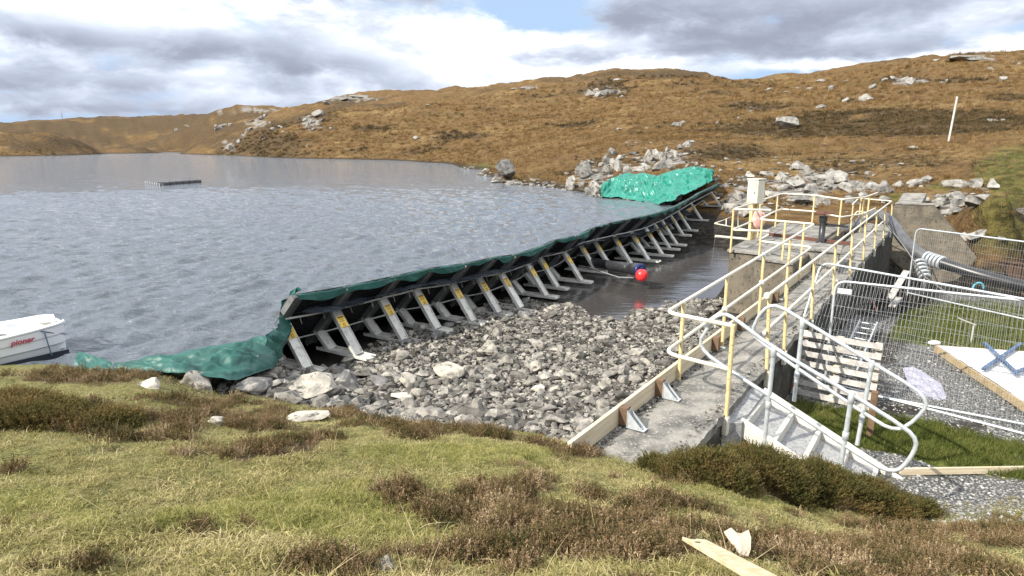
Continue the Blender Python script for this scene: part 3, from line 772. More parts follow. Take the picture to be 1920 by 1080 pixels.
f0 = top_path[0]
up = [f0 + [.10, .05, .05], D(532, 562, 13.0), D(524, 585, 12.6), D(514, 612, 12.0), P(500, 628, .03), P(474, 630, .02), P(440, 643, .02), P(385, 655, .02), P(330, 666, .02), P(270, 676, .02), P(215, 682, .04)]
lo = [f0 + [-.02, .0, .02], D(540, 592, 13.0), D(538, 630, 12.6), D(530, 664, 11.8), P(512, 690, -.35), P(475, 705, -.25), P(430, 716, -.1), P(380, 712, -.02), P(330, 706, .03), P(270, 700, .05), P(215, 700, .05)]
sheet('shore_tarp', up, lo, 300, 90, .17, 81, M['tarp'], 'dark green tarpaulin heaped on the near shore and gathered up to the first dam frame', 'tarpaulin', 1.15)
up = [P(147, 658, .12), P(168, 664, .10), P(190, 671, .08), P(210, 680, .05)]
lo = [P(138, 692, -.05), P(160, 694, -.05), P(185, 696, -.02), P(212, 696, .0)]
sheet('tarp_corner', up, lo, 60, 30, .04, 86, M['tarp'], 'loose green tarpaulin corner folded up at the water edge by the white boat', 'tarpaulin', .5)
up = [D(1128, 350, 46.5), D(1150, 335, 47.5), D(1180, 329, 47), D(1208, 327, 46.5), D(1236, 331, 45.5), D(1252, 324, 45), D(1272, 319, 44), D(1305, 317, 42.8), D(1328, 320, 41.5), D(1339, 328, 39.8)]
lo = [D(1127, 370, 43.6), D(1145, 373, 43), D(1170, 376, 42.2), D(1195, 379, 41.2), D(1215, 381, 40.2), D(1240, 385, 37.8), D(1262, 378, 37.0), D(1290, 362, 36.8), D(1318, 350, 37), D(1337, 342, 37.2)]
sheet('far_tarp', up, lo, 280, 120, .34, 91, M['fartarp'], 'bright green crumpled sheet spread over the rocks at the far end of the dam', 'tarpaulin', 1.25, sag=.15)

# outfall pipe through the dam, its cap and the red buoy
e0, e1 = D(1085, 488, 23.2), D(1200, 507, 20.6)
ax = (e1 - e0) / np.linalg.norm(e1 - e0)
root = empty('pipe', e1, 'black plastic pipe with a blue end cap poking out under the middle of the dam', 'pipe')
m = MB(); m.tube([e0, e1 - ax * .35], .17, 18); m.tube([e1 - ax * .62, e1 - ax * .58, e1 - ax * .56, e1 - ax * .40, e1 - ax * .38, e1 - ax * .05], [.18, .2, .185, .185, .2, .2], 18); m.build('pipe_body', M['black'], root)
m = MB(); m.tube([e1 - ax * .05, e1 - ax * .045, e1 + ax * .04, e1 + ax * .045], [.205, .235, .235, .15], 22); m.build('end_cap', M['blue'], root)
m = MB(); m.tube([D(1098, 500, 22.0), D(1160, 520, 20.8), D(1188, 521, 20.5)], .025, 8); m.build('tie_bar', M['darkalu'], root)
bc = D(1203, 516, 20.3)
root = empty('buoy', bc, 'round red buoy hanging below the blue pipe cap above the dark pool', 'buoy')
m = MB(); m.ball(bc, .20, 22, 14, (1, 1, 1.05)); m.build('float_body', M['red'], root)
m = MB(); m.tube([bc + Z3 * .18, bc + Z3 * .26], .05, 10); m.tube([bc + Z3 * .25, bc + Z3 * .34 + [-.03, .02, 0]], .012, 6); m.build('lifting_eye', M['blue'], root)

# ------------------------------------------------------------------ rocks
def rock_mesh(seed, sub, cuts, rough=.12, flat=1.0, smooth=False):
    r = np.random.default_rng(seed)
    bm = bmesh.new(); bmesh.ops.create_icosphere(bm, subdivisions=sub, radius=1.0)
    v = np.array([q.co for q in bm.verts]); f = np.array([[w.index for w in q.verts] for q in bm.faces]); bm.free()
    for _ in range(cuts):
        n = r.normal(size=3); n[2] *= .8; n /= np.linalg.norm(n); d = r.uniform(.34, .74)
        s = v @ n - d; v = v - np.outer(np.maximum(s, 0) * .96, n)
    if rough:
        nz = fbm(v[:, 0] * 1.7 + seed, v[:, 1] * 1.7 + v[:, 2] * 1.3, seed, 4) + .5 * fbm(v[:, 2] * 3.1 + seed, v[:, 0] * 2.4 - v[:, 1], seed + 3, 3)
        v = v * (1 + rough * nz)[:, None]
    v[:, 2] *= flat; v /= np.abs(v[:, :2]).max()
    me_ = mesh_np('rock', v, f, smooth); return me_


def shard_mesh(seed, n, flat):
    r = np.random.default_rng(seed); p = r.normal(size=(n, 3)); p /= np.linalg.norm(p, axis=1, keepdims=True); p *= r.uniform(.8, 1.0, (n, 1)) * np.array([1.0, r.uniform(.6, .95), flat * r.uniform(.75, 1.2)])
    bm = bmesh.new()
    for q in p: bm.verts.new(q)
    bmesh.ops.convex_hull(bm, input=bm.verts); bmesh.ops.delete(bm, geom=[v for v in bm.verts if not v.link_faces], context='VERTS')
    bm.verts.index_update(); v = np.array([q.co for q in bm.verts]); f = np.array([[w.index for w in q.verts] for q in bm.faces if len(q.verts) == 3]); bm.free()
    v /= np.abs(v[:, :2]).max(); me_ = mesh_np('rock', v, f); return me_


BIG = [rock_mesh(100 + k, 4, 12, .16, .8) for k in range(8)]
MED = [rock_mesh(200 + k, 3, 11, .10, .72) for k in range(12)]
SMALL = [shard_mesh(300 + k, 13 + k % 6, .62) for k in range(16)]


def rock(name, me_, pos, size, label, cat, group, m, rz, tilt=0.0):
    """size: half extents along x, y, z"""
    key = me_.name + m.name; mm = rock.cache.get(key)
    if mm is None:
        mm = me_.copy(); mm.materials.clear(); mm.materials.append(m); rock.cache[key] = mm
    o = bpy.data.objects.new(name, mm); COL.objects.link(o)
    o.location = tuple(float(v) for v in pos); o.scale = tuple(float(v) for v in size); o.rotation_euler = (tilt, tilt * .6, rz)
    return tag(o, label, cat, group)


rock.cache = {}
# named boulders: pixel of the base, width and height in pixels
named = [
    (390, 731, 84, 46, 'mottled grey boulder at the edge of the bank under the heaped green tarp', 'rock'),
    (500, 736, 74, 34, 'dark seamed boulder between the heaped green tarp and the pale boulder', 'wetrock'),
    (320, 726, 54, 24, 'low grey boulder in the heather left of the mottled boulder', 'rock'),
    (592, 757, 104, 60, 'largest pale boulder on the near edge of the stone bed', 'rock'),
    (610, 722, 46, 24, 'smooth rounded grey boulder behind the largest pale boulder', 'rock'),
    (648, 734, 58, 36, 'square dark faced boulder just right of the largest pale boulder', 'wetrock'),
    (682, 712, 44, 22, 'flat topped grey boulder behind the square dark boulder', 'rock'),
    (707, 732, 58, 34, 'split boulder with a pale cap and dark near face', 'wetrock'),
    (768, 730, 56, 30, 'pale blocky boulder with upright ribs on the stone bed', 'rock'),
    (845, 719, 70, 34, 'long cream boulder lying flat in the stone bed', 'rock'),
    (916, 671, 46, 31, 'rounded grey boulder standing alone towards the dam feet', 'rock'),
    (1007, 705, 34, 28, 'cream boulder with a dark right side in the middle of the stone bed', 'rock'),
    (1012, 737, 34, 15, 'flat pale slab below the cream boulder in the stone bed', 'rock'),
    (1132, 738, 42, 22, 'yellowish boulder towards the timber board in the stone bed', 'rock'),
    (760, 757, 46, 22, 'pale wedge of stone against the heather edge below the ribbed boulder', 'rock'),
    (625, 665, 36, 22, 'dark rounded boulder tucked under the second dam frame', 'wetrock'),
    (402, 800, 44, 17, 'small flush boulder set in the turf below the heather', 'rock'),
    (580, 795, 90, 15, 'long white slab of rock flush with the turf at the heather edge', 'rock'),
    (722, 1085, 66, 40, 'pale stone poking out of the heather at the bottom edge', 'rock'),
    (950, 342, 54, 46, 'lone big grey boulder standing on the far lake shore', 'hillrock'),
    (1072, 358, 26, 36, 'pale upright boulder at the water edge left of the far green sheet', 'hillrock'),
    (1825, 116, 105, 22, 'broad bare slab of rock on the skyline of the right hill', 'hillrock'),
    (1486, 243, 48, 28, 'lone pointed outcrop in the middle of the right hillside', 'hillrock'),
    (1882, 157, 20, 16, 'small pale boulder high on the right slope near the picture edge', 'hillrock'),
]
NAMED_POS = []; CLEAR = []
r5 = random.Random(5)
for k, (px, py, w, h, lab, mk) in enumerate(named):
    p = G(px, py - 3); dep = p[1] * CP - (p[2] - HCAM) * SP; hw = w / FPX * dep / 2; hh_m = h / FPX * dep / 2
    fl = h / w < .3
    if k < 3: p = p + np.array([0, -.45, .10])
    rock('boulder', BIG[k % 8], (p[0], p[1] + hw * .45, p[2] + hh_m * (.5 if fl else .72)), (hw * 1.06, hw * r5.uniform(.7, .95), hh_m * (1.0 if fl else 1.35)), lab, 'boulder', None, M[mk], r5.uniform(-.5, .5) + math.pi * (k % 2), r5.uniform(-.12, .12))
    NAMED_POS.append((p[0], p[1] + hw * .4, hw)); CLEAR.append((px, py, w, h))

CL = {
    'pale boulder in the shore outcrop left of the far green sheet': [(1098, 335, 36, 34), (1112, 355, 24, 24), (1122, 368, 30, 30), (1108, 366, 20, 20), (1092, 350, 20, 18), (1140, 308, 20, 24), (1150, 292, 18, 20), (1160, 320, 26, 32), (1138, 322, 18, 16), (1124, 340, 20, 20), (1096, 318, 20, 14), (1128, 312, 14, 14), (1084, 325, 14, 12), (1162, 300, 16, 14), (1145, 328, 14, 14), (1104, 310, 16, 14)],
    'pale boulder in the bank just above the far green sheet': [(1198, 322, 40, 14), (1220, 305, 34, 28), (1236, 318, 34, 22), (1246, 300, 26, 20), (1232, 292, 18, 14), (1252, 285, 14, 14), (1268, 296, 18, 18), (1290, 276, 28, 14), (1276, 280, 16, 12), (1288, 316, 12, 10), (1306, 312, 10, 14), (1318, 314, 14, 9), (1210, 316, 22, 14), (1180, 322, 26, 12), (1262, 312, 16, 10), (1300, 268, 22, 9), (1258, 318, 22, 12), (1336, 315, 10, 8), (1352, 322, 10, 7), (1342, 340, 14, 8)],
    'pale rock in the outcrop behind the railed platform': [(1405, 334, 30, 12), (1425, 345, 34, 14), (1445, 330, 30, 13), (1470, 340, 34, 18), (1500, 352, 36, 26), (1498, 318, 40, 16), (1515, 328, 26, 20), (1536, 340, 30, 20), (1578, 345, 46, 30), (1590, 360, 44, 26), (1560, 328, 30, 14), (1558, 355, 26, 16), (1470, 358, 26, 20), (1524, 362, 34, 18), (1450, 372, 40, 20), (1500, 384, 60, 24), (1540, 384, 50, 22), (1420, 392, 36, 18), (1390, 372, 36, 14), (1370, 392, 40, 16), (1600, 384, 34, 20), (1620, 372, 30, 16), (1345, 372, 24, 10), (1362, 352, 20, 9), (1380, 350, 14, 8), (1400, 405, 40, 16), (1440, 402, 40, 18)],
    'grey rock in the outcrop between the platform and the wing wall': [(1640, 356, 44, 24), (1664, 362, 36, 22), (1668, 380, 34, 16), (1690, 352, 30, 14), (1722, 348, 40, 15), (1745, 342, 44, 17)],
    'grey rock in the grassy outcrop above the wing wall': [(1795, 352, 54, 22), (1838, 350, 34, 22), (1862, 356, 28, 22), (1800, 372, 40, 14), (1770, 385, 44, 22), (1802, 386, 44, 28), (1836, 384, 40, 20), (1850, 372, 30, 14), (1756, 390, 26, 14), (1800, 397, 36, 8), (1780, 402, 30, 9), (1840, 445, 44, 14), (1880, 450, 40, 10), (1810, 450, 26, 16), (1735, 382, 22, 16)],
    'pale rock scattered high on the right hillside': [(1713, 158, 30, 20), (1695, 152, 20, 12), (1680, 152, 20, 12), (1638, 166, 26, 13), (1660, 150, 14, 6), (1770, 157, 18, 8), (1776, 152, 12, 6), (1560, 167, 18, 10), (1520, 168, 16, 8), (1440, 170, 16, 8), (1472, 174, 10, 6), (1500, 166, 18, 6), (1540, 152, 18, 6), (1630, 188, 34, 14), (1585, 192, 16, 12), (1540, 203, 22, 10), (1616, 190, 12, 8), (1740, 155, 12, 5), (1590, 152, 12, 5), (1450, 152, 16, 6), (1410, 204, 9, 5), (1640, 160, 9, 5), (1760, 114, 16, 7), (1912, 122, 10, 7), (1900, 118, 8, 7), (1858, 130, 14, 6)],
    'grey rock beside the leaning pole on the right hillside': [(1868, 230, 22, 12), (1856, 229, 12, 10), (1882, 226, 10, 6), (1814, 215, 5, 4)],
    'grey rock scattered across the middle of the hill': [(1270, 236, 24, 12), (1282, 232, 14, 8), (1160, 244, 18, 8), (1150, 248, 10, 5), (1215, 242, 8, 6), (1345, 232, 8, 5), (1385, 222, 8, 5), (1408, 210, 8, 5), (1320, 185, 6, 4), (780, 261, 14, 9), (850, 262, 4, 3), (800, 198, 14, 4), (930, 232, 4, 3), (1365, 300, 12, 6), (1600, 305, 12, 6), (1575, 310, 8, 5), (1620, 302, 8, 4), (1640, 330, 10, 5)],
    'grey rock in the outcrop below the rounded hill top': [(1130, 180, 44, 20), (1110, 180, 26, 12), (1150, 176, 24, 16), (1140, 166, 18, 9), (1165, 182, 10, 5), (1100, 178, 14, 8), (1160, 150, 20, 5), (1120, 170, 16, 8)],
    'flat grey rock along the skyline of the middle hill': [(980, 168, 24, 7), (1000, 168, 16, 6), (965, 168, 16, 6), (640, 188, 50, 8), (680, 182, 40, 6), (612, 196, 18, 9)],
    'grey rock on the steep heathery headland across the lake': [(598, 220, 18, 14), (575, 242, 10, 13), (585, 232, 8, 8), (573, 228, 10, 8), (588, 244, 6, 6), (600, 230, 8, 7), (622, 243, 6, 5), (576, 276, 4, 8), (490, 225, 20, 8), (510, 245, 9, 7), (525, 240, 7, 5), (505, 232, 7, 5), (530, 250, 6, 5), (472, 228, 8, 5), (498, 218, 10, 5), (462, 250, 9, 9), (455, 258, 10, 7), (446, 268, 9, 8), (430, 280, 9, 12), (466, 244, 9, 6), (410, 244, 12, 9), (420, 238, 16, 7), (432, 236, 10, 6), (405, 238, 7, 5), (318, 238, 9, 6), (330, 247, 9, 6), (350, 238, 6, 4), (495, 262, 6, 4)],
    'stone along the waterline left of the lone big boulder': [(925, 345, 14, 7), (942, 349, 14, 8), (958, 351, 12, 6), (930, 338, 8, 5)],
    'stone along the waterline between the lone boulder and the outcrop': [(975, 352, 10, 6), (990, 353, 10, 6), (998, 350, 16, 8), (1010, 354, 9, 5), (1022, 355, 10, 6), (1032, 355, 8, 5), (1045, 357, 9, 5), (1055, 358, 9, 6), (1030, 348, 8, 5), (968, 346, 12, 6)],
}
nrock = 0
ORD2 = ORD + ['twenty-second', 'twenty-third', 'twenty-fourth', 'twenty-fifth', 'twenty-sixth', 'twenty-seventh', 'twenty-eighth', 'twenty-ninth', 'thirtieth']
for lab0, lst in CL.items():
    w0 = lab0.split(' '); kword = next(q for q in w0 if q in ('boulder', 'rock', 'stone')); cut = w0.index(kword)
    for rank, (px, py, w, h) in enumerate(sorted(lst)):
        lab = (ORD2[rank] + ' ' + ' '.join(w0[:cut + 1]) + ' from the left ' + ' '.join(w0[cut + 1:])) if rank else 'leftmost ' + lab0
        ow = lab.split(' ')
        if len(ow) > 16: lab = ' '.join(q for q in ow if q not in ('the', 'just'))
        if 'headland' in lab0: w, h = w * 1.5, h * 1.4
        p = G(px, py); dep = p[1] * CP - (p[2] - HCAM) * SP; hw = w / FPX * dep / 2; hh_m = h / FPX * dep / 2
        s = 1.12 if dep < 80 else 1.0
        rock('boulder', (BIG if w > 24 else MED)[nrock % 8], (p[0], p[1] + hw * .5, p[2] + hh_m * .45), (hw * s * r5.uniform(.95, 1.2), hw * r5.uniform(.7, 1.0), hh_m * r5.uniform(1.4, 1.75) * s), lab, 'boulder', lab0.replace('rock ', 'rocks ').replace('boulder ', 'boulders ').replace('stone ', 'stones '), M['hillrock'], r5.uniform(0, 6.28), r5.uniform(-.3, .3))
        nrock += 1

# loose stones of the drained bed: the larger ones one by one, the rest as one mass
rs = np.random.default_rng(21)
cand = np.c_[rs.uniform(-6.0, 7.5, 100000), rs.uniform(7.2, 24, 100000)]
hz = height(cand[:, 0], cand[:, 1]); cpx, cpy = pix(cand[:, 0], cand[:, 1], hz)
sS = cand @ WD; sT = cand @ WN
okb = basin_mask(cand[:, 0], cand[:, 1]) & (hz < -.30) & (sT < -3.1) & (hz > POOL - .03 + .05 * fbm(cand[:, 0], cand[:, 1], 97, 2)) & ((sT < -5.2) | (sS < 16.5))
okb &= (cpx > 380) & (cpy > 566 + 14 * fbm(cand[:, 0] * .8, cand[:, 1] * .8, 98, 3))
cand, hz, cpx, cpy, sT = cand[okb], hz[okb], cpx[okb], cpy[okb], sT[okb]
dist = np.hypot(cand[:, 0], cand[:, 1])
keep = rs.random(len(cand)) < np.clip(1.25 - dist / 34, .35, 1)
cand, hz, cpx, cpy, dist, sT = cand[keep], hz[keep], cpx[keep], cpy[keep], dist[keep], sT[keep]
size = np.exp(rs.normal(math.log(.029), .58, len(cand))); size = np.clip(size, .013, .17)
front = sstep(cpy, 690, 740) * (cpx < 900); size *= 1 + .55 * front * rs.random(len(cand))
size[dist > 16] *= 1.25
for bx, by, br in NAMED_POS:
    inside = np.hypot(cand[:, 0] - bx, cand[:, 1] - by) < br * .8; size[inside] *= .01
kp = size > .010; cand, hz, cpx, cpy, size, dist, sT = cand[kp], hz[kp], cpx[kp], cpy[kp], size[kp], dist[kp], sT[kp]
order = np.argsort(-size / dist)
big = []; taken = np.zeros((0, 3))
for i in order:
    if len(big) >= 285: break
    if len(taken) and (np.hypot(taken[:, 0] - cand[i, 0], taken[:, 1] - cand[i, 1]) < taken[:, 2] * .8 + size[i] * .8).any(): continue
    big.append(i); taken = np.r_[taken, [[cand[i, 0], cand[i, 1], size[i]]]]
bigset = set(big)
fx = np.array([f[0] for f in frames]); 
for i in big:
    x, y = cand[i]; s = size[i] * 1.12
    df = min(np.hypot(x - f[0][0], y - f[0][1]) for f in frames)
    if df < 1.2: zone = 'by the feet of the dam frames'
    elif sT[i] > -4.3: zone = 'along the pale timber board'
    elif cpy[i] > 715 and cpx[i] < 850: zone = 'along the heather edge below the pale boulders'
    elif cpy[i] < 640: zone = 'near the edge of the dark pool'
    else: zone = 'in the middle of the drained stone bed'
    rock('stone', SMALL[i % 16], (x, y, hz[i] + s * .32), (s * rs.uniform(.85, 1.25), s * rs.uniform(.7, 1.0), s * rs.uniform(.7, 1.05)), f'loose angular grey stone {zone}', 'stone', f'loose stones {zone}', M['wetrock'] if (df < .9 and rs.random() < .6) else M['stone'], rs.uniform(0, 6.28), rs.uniform(-.35, .35))
rest = np.array([i for i in range(len(cand)) if i not in bigset])
tiny = [shard_mesh(400 + k, 9 + k % 4, .55) for k in range(14)]
tv = [np.array([v.co for v in t.vertices]) for t in tiny]; tf = [np.array([list(p.vertices) for p in t.polygons]) for t in tiny]
tid = rs.integers(0, 14, len(rest)); VV = []; FF = []; b = 0
for i, t in zip(rest, tid):
    a = rs.uniform(0, 6.28); ca, sa = math.cos(a), math.sin(a); q = tv[t] * (size[i] * np.array([rs.uniform(.9, 1.4), rs.uniform(.7, 1.1), rs.uniform(.7, 1.15)]))
    tl = rs.normal(0, .45); q = np.c_[q[:, 0], q[:, 1] * math.cos(tl) - q[:, 2] * math.sin(tl), q[:, 1] * math.sin(tl) + q[:, 2] * math.cos(tl)]
    VV.append(np.c_[q[:, 0] * ca - q[:, 1] * sa + cand[i, 0], q[:, 0] * sa + q[:, 1] * ca + cand[i, 1], q[:, 2] + hz[i] + size[i] * .25]); FF.append(tf[t] + b); b += len(q)
tag(link('loose_stones', mesh_np('loose_stones', np.concatenate(VV), np.concatenate(FF)), M['stones']), kind='stuff')
print('stones', len(rest), 'boulders', nrock)

# ------------------------------------------------------------------ walkway wall, platform, wing wall
WV = np.array([*WD, 0.0]); NV = np.array([*WN, 0.0])


def slab(name, st, z0, z1, m, parent=None, bevel=0.0):
    """block over a plan polygon given in (s, t)"""
    mb = MB(); pts = [Wk(s, t, z0) for s, t in st]
    ar = sum(pts[i][0] * pts[(i + 1) % len(pts)][1] - pts[(i + 1) % len(pts)][0] * pts[i][1] for i in range(len(pts)))
    if ar < 0: pts = pts[::-1]
    mb.prism(pts, (0, 0, z1 - z0)); return mb.build(name, m, parent, bevel)


def rough_top(name, s0, s1, t0, t1, z, ns, nt, amp, m, parent, seed):
    """weathered top skin of the walk: slightly uneven, ragged at the downstream edge, with depth"""
    S, T = np.meshgrid(np.linspace(s0, s1, ns), np.linspace(t0, t1, nt), indexing='ij')
    T = T + (T == t1) * (.035 * fbm(S * 3, S * 0, seed, 4)) * 1.0
    Z = z + amp * fbm(S * 6, T * 6, seed + 1, 4) - (T > t1 - .01) * .035 * np.abs(fbm(S * 4, S * 0 + 2, seed + 2, 4))
    X = WD[0] * S + WN[0] * T; Y = WD[1] * S + WN[1] * T
    v = np.c_[X.ravel(), Y.ravel(), Z.ravel()]; ii = np.arange(ns * nt).reshape(ns, nt)
    f = np.stack([ii[:-1, :-1], ii[:-1, 1:], ii[1:, 1:], ii[1:, :-1]], -1).reshape(-1, 4)[:, ::-1]
    e = ii[:, -1]; low = v[e].copy(); low[:, 2] -= .12; n0 = len(v); v = np.r_[v, low]
    sk = np.stack([e[:-1], e[1:], n0 + np.arange(1, ns), n0 + np.arange(0, ns - 1)], -1)
    return link(name, mesh_np(name, v, np.r_[f, sk[:, ::-1]], False), m, parent)


root = empty('walkway', Wk(6, -2.5, -.1), 'long weathered concrete walkway wall running from the turf to the far rocks', 'concrete walkway')
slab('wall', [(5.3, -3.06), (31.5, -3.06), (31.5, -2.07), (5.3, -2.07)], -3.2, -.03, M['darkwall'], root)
rough_top('walk_surface', 5.3, 31.5, -3.06, -2.045, -.012, 380, 16, .014, M['concrete'], root, 7)
m = MB(); m.box(Wk(6.62, -2.055, -.17), (.24, .02, .26), WV, NV); m.build('patch', M['concrete'], root)

root = empty('timber_board', Wk(5.4, -3.0, 0), 'long pale timber kick board along the left edge of the concrete walkway', 'timber board')
cuts = [5.35, 9.15, 12.6, 15.4, 18.2]
for a, b in zip(cuts[:-1], cuts[1:]):
    m = MB(); m.box(Wk((a + b) / 2, -2.985, .115), (b - a - .012, .05, .23), WV, NV); m.build('board', M['wood'], root, .004)
for s_ in (6.52, 7.62, 9.95, 11.4, 14.0):
    blk = MB(); blk.box(Wk(s_, -2.905, .13), (.10, .11, .22), WV, NV); bl = blk.build('block', M['brownwood'], root, .004)
    if s_ < 8:
        m = MB(); o = Wk(s_, -2.85, .004)
        m.box(o + NV * .10 + Z3 * .004, (.11, .24, .008), WV, NV); m.box(o + NV * .004 + Z3 * .11, (.11, .008, .20), WV, NV)
        for q in (-.047, .047): m.prism([o + WV * q + NV * .008 + Z3 * .012, o + WV * q + NV * .19 + Z3 * .012, o + WV * q + NV * .008 + Z3 * .20], WV * .006)
        br = m.build('bracket', M['galv'], root)
        for q in (.13, .18):
            m = MB(); m.ball(o + NV * q + Z3 * .012, .012, 8, 5); m.build('screw', M['darkalu'], br)
    else:
        m = MB(); m.box(Wk(s_ + .06, -2.87, .06), (.05, .2, .015), WV, NV); m.build('strap', M['galv'], root)

# valve platform in the basin, left of the walk
root = empty('valve_platform', Wk(18, -4, 0), 'stained concrete valve platform with pale top standing in the drained basin', 'concrete platform')
slab('outer_block', [(17.5, -4.92), (17.4, -4.06), (17.4, -3.07), (24.6, -3.07), (24.9, -5.2)], -2.6, .42, M['wall'], root, .02)
slab('cap', [(17.44, -4.97), (17.34, -4.03), (17.34, -3.2), (24.5, -3.2), (24.85, -5.25)], .423, .50, M['concrete'], root, .01)
slab('inner_block', [(16.72, -4.06), (16.45, -3.08), (17.395, -3.08), (17.395, -4.055)], -2.6, .40, M['wall'], root, .02)
slab('inner_cap', [(16.67, -4.06), (16.4, -3.08), (17.335, -3.08), (17.335, -4.06)], .403, .47, M['concrete'], root, .01)
root = empty('raised_slab', Wk(19, -3, .5), 'thick pale concrete slab bridging the platform and the walkway by the valve', 'concrete slab')
slab('slab_body', [(18.35, -3.75), (18.35, -2.35), (19.6, -2.5), (19.6, -3.8)], .06, .50, M['concrete'], root, .02)
slab('slab_top', [(18.3, -3.8), (18.3, -2.3), (19.65, -2.45), (19.65, -3.85)], .503, .56, M['concrete'], root, .01)
slab('slab_foot', [(18.35, -2.95), (18.35, -2.352), (21.5, -2.35), (21.5, -2.95)], -.02, .058, M['concrete'], root)
m = MB(); a, b = Wk(20.9, -4.7, .53), Wk(20.1, -2.3, .53); m.bar(a, b, .09, .05, WV); m.bar(a + Z3 * .04, b + Z3 * .04, .03, .05, WV)
tag(m.build('rusty_channel', M['rust'], None), 'rust red steel channel lying across the platform at the valve foot', 'steel channel')
root = empty('valve', Wk(20.2, -3.1, .5), 'black valve spindle with a rusty red handwheel on the platform', 'valve')
m = MB(); c = Wk(20.2, -3.1, .5); m.tube([c, c + Z3 * .03, c + Z3 * .03, c + Z3 * .62], [.14, .14, .085, .085], 16); m.tube([c + Z3 * .62, c + Z3 * .78], [.11, .11], 16); m.build('pedestal', M['black'], root)
m = MB(); cc = c + Z3 * .86; m.tube([cc + .26 * np.array([math.cos(a), math.sin(a), 0]) for a in np.linspace(0, 2 * math.pi, 25)[:-1]], .02, 8, True)
for a in (0, 2.1, 4.2): m.tube([cc, cc + .26 * np.array([math.cos(a), math.sin(a), 0])], .014, 6)
m.tube([cc - Z3 * .08, cc + Z3 * .03], .04, 10); m.build('handwheel', M['rust'], root)
m = MB(); m.bar(c + np.array([-.02, .1, .55]), c + np.array([.55, -.35, .50]), .06, .05, Z3); m.build('arm', M['black'], root)

# instrument box on twin posts with a pink lifebelt bag hanging from it
bc = Wk(19.75, -4.92, .5)
root = empty('instrument_box', bc, 'tall cream instrument box on two posts at the lake side of the platform', 'box')
yaw = math.radians(38); bx = np.array([math.cos(yaw), math.sin(yaw), 0]); by = np.array([-math.sin(yaw), math.cos(yaw), 0])
m = MB(); m.box(bc + Z3 * 1.42, (.38, .34, .68), bx, by); m.build('cabinet', M['cream'], root, .02)
m = MB(); m.box(bc + Z3 * 1.42 - bx * .196, (.012, .27, .58), bx, by); dr = m.build('door', M['doorcream'], root, .004)
m = MB(); m.box(bc + Z3 * 1.40 - bx * .206 - by * .09, (.02, .03, .08), bx, by); m.build('handle', M['darkalu'], dr)
m = MB(); m.box(bc + Z3 * 1.79, (.42, .38, .03), bx, by); m.build('lid', M['cream'], root)
for q in (-.13, .10):
    m = MB(); m.box(bc + Z3 * .53 + bx * q, (.09, .09, 1.06), bx, by); m.build('post', M['yellow'], root)
m = MB(); m.ball(bc - by * .16 + bx * -.05 + Z3 * .62, .30, 14, 10, (.55, .30, 1.0)); m.ball(bc - by * .14 + bx * .22 + Z3 * .60, .24, 14, 10, (.45, .3, 1.0))
m_pink = mat('faded_pink_cloth', (.58, .26, .22), (.68, .50, .42), 7, .8)
tag(m.build('cloth_bag', m_pink, None), 'faded pink cloth bundle hanging on the posts of the instrument box', 'bundle')['kind'] = 'thing'

# wing wall past the far end of the walk
WS = 33.2


def wall_pt(px, py, s):
    r = ray(px, py); t = s / (r[0] * WD[0] + r[1] * WD[1]); return np.array([r[0] * t, r[1] * t, HCAM + r[2] * t])


root = empty('wing_wall', wall_pt(1720, 420, WS), 'sloping concrete wing wall beyond the far end of the walkway', 'wing wall')
poly = [wall_pt(1680, 383, WS), wall_pt(1750, 385, WS), wall_pt(1800, 444, WS), wall_pt(1844, 497, WS), wall_pt(1844, 560, WS), wall_pt(1670, 560, WS), wall_pt(1665, 400, WS)]
m = MB(); m.prism(poly, WV * .55); m.build('wall', M['wall'], root, .02)
m = MB(); a, b = wall_pt(1678, 383, WS), wall_pt(1751, 385, WS)
m.hexa([a + Z3 * .003 - WV * .03, b + Z3 * .003 - WV * .03, b + Z3 * .003 + WV * .6, a + Z3 * .003 + WV * .6, a + Z3 * .05 - WV * .03, b + Z3 * .05 - WV * .03, b + Z3 * .05 + WV * .6, a + Z3 * .05 + WV * .6]); m.build('coping', M['concrete'], root)
a, b = wall_pt(1682, 380, 33.9), wall_pt(1728, 380, 33.9); c_, d_ = wall_pt(1694, 362, 36), wall_pt(1738, 362, 36)
m = MB(); dn = np.array([0, 0, -1.5]); m.hexa([a + dn, b + dn, d_ + dn, c_ + dn, a, b, d_, c_]); m.build('buttress', M['concrete'], root)
root = empty('sheet_wall', wall_pt(1880, 510, 33), 'dark brown sheet pile wall right of the sloping wing wall', 'sheet wall')
a, b = D(1842, 486, 26.9), D(2030, 512, 23.0)
WVp = np.cross(b - a, Z3); WVp[2] = 0; WVp /= np.linalg.norm(WVp); NVp = (b - a) / np.linalg.norm(b - a)
npil = 22
for k in range(npil):
    p = a + (b - a) * ((k + .5) / npil); w_ = np.linalg.norm((b - a)[:2]) / npil; dz_ = 2.0
    m = MB(); m.box(p - Z3 * (dz_ / 2) + WVp * (.05 * (k % 2)), (w_ * .96, .08, dz_), NVp, WVp); m.build('pile', M['pile'], root)
m = MB(); m.bar(a + Z3 * .03, b + Z3 * .03, .25, .06, WVp); m.build('capping_beam', M['pile'], root)

# ------------------------------------------------------------------ handrails
def rail_tube(root, name, pts, r=.026, m=None, fr=.14):
    mb = MB(); mb.tube(fillet(pts, fr), r, 10); return mb.build(name, m or M['cream'], root)


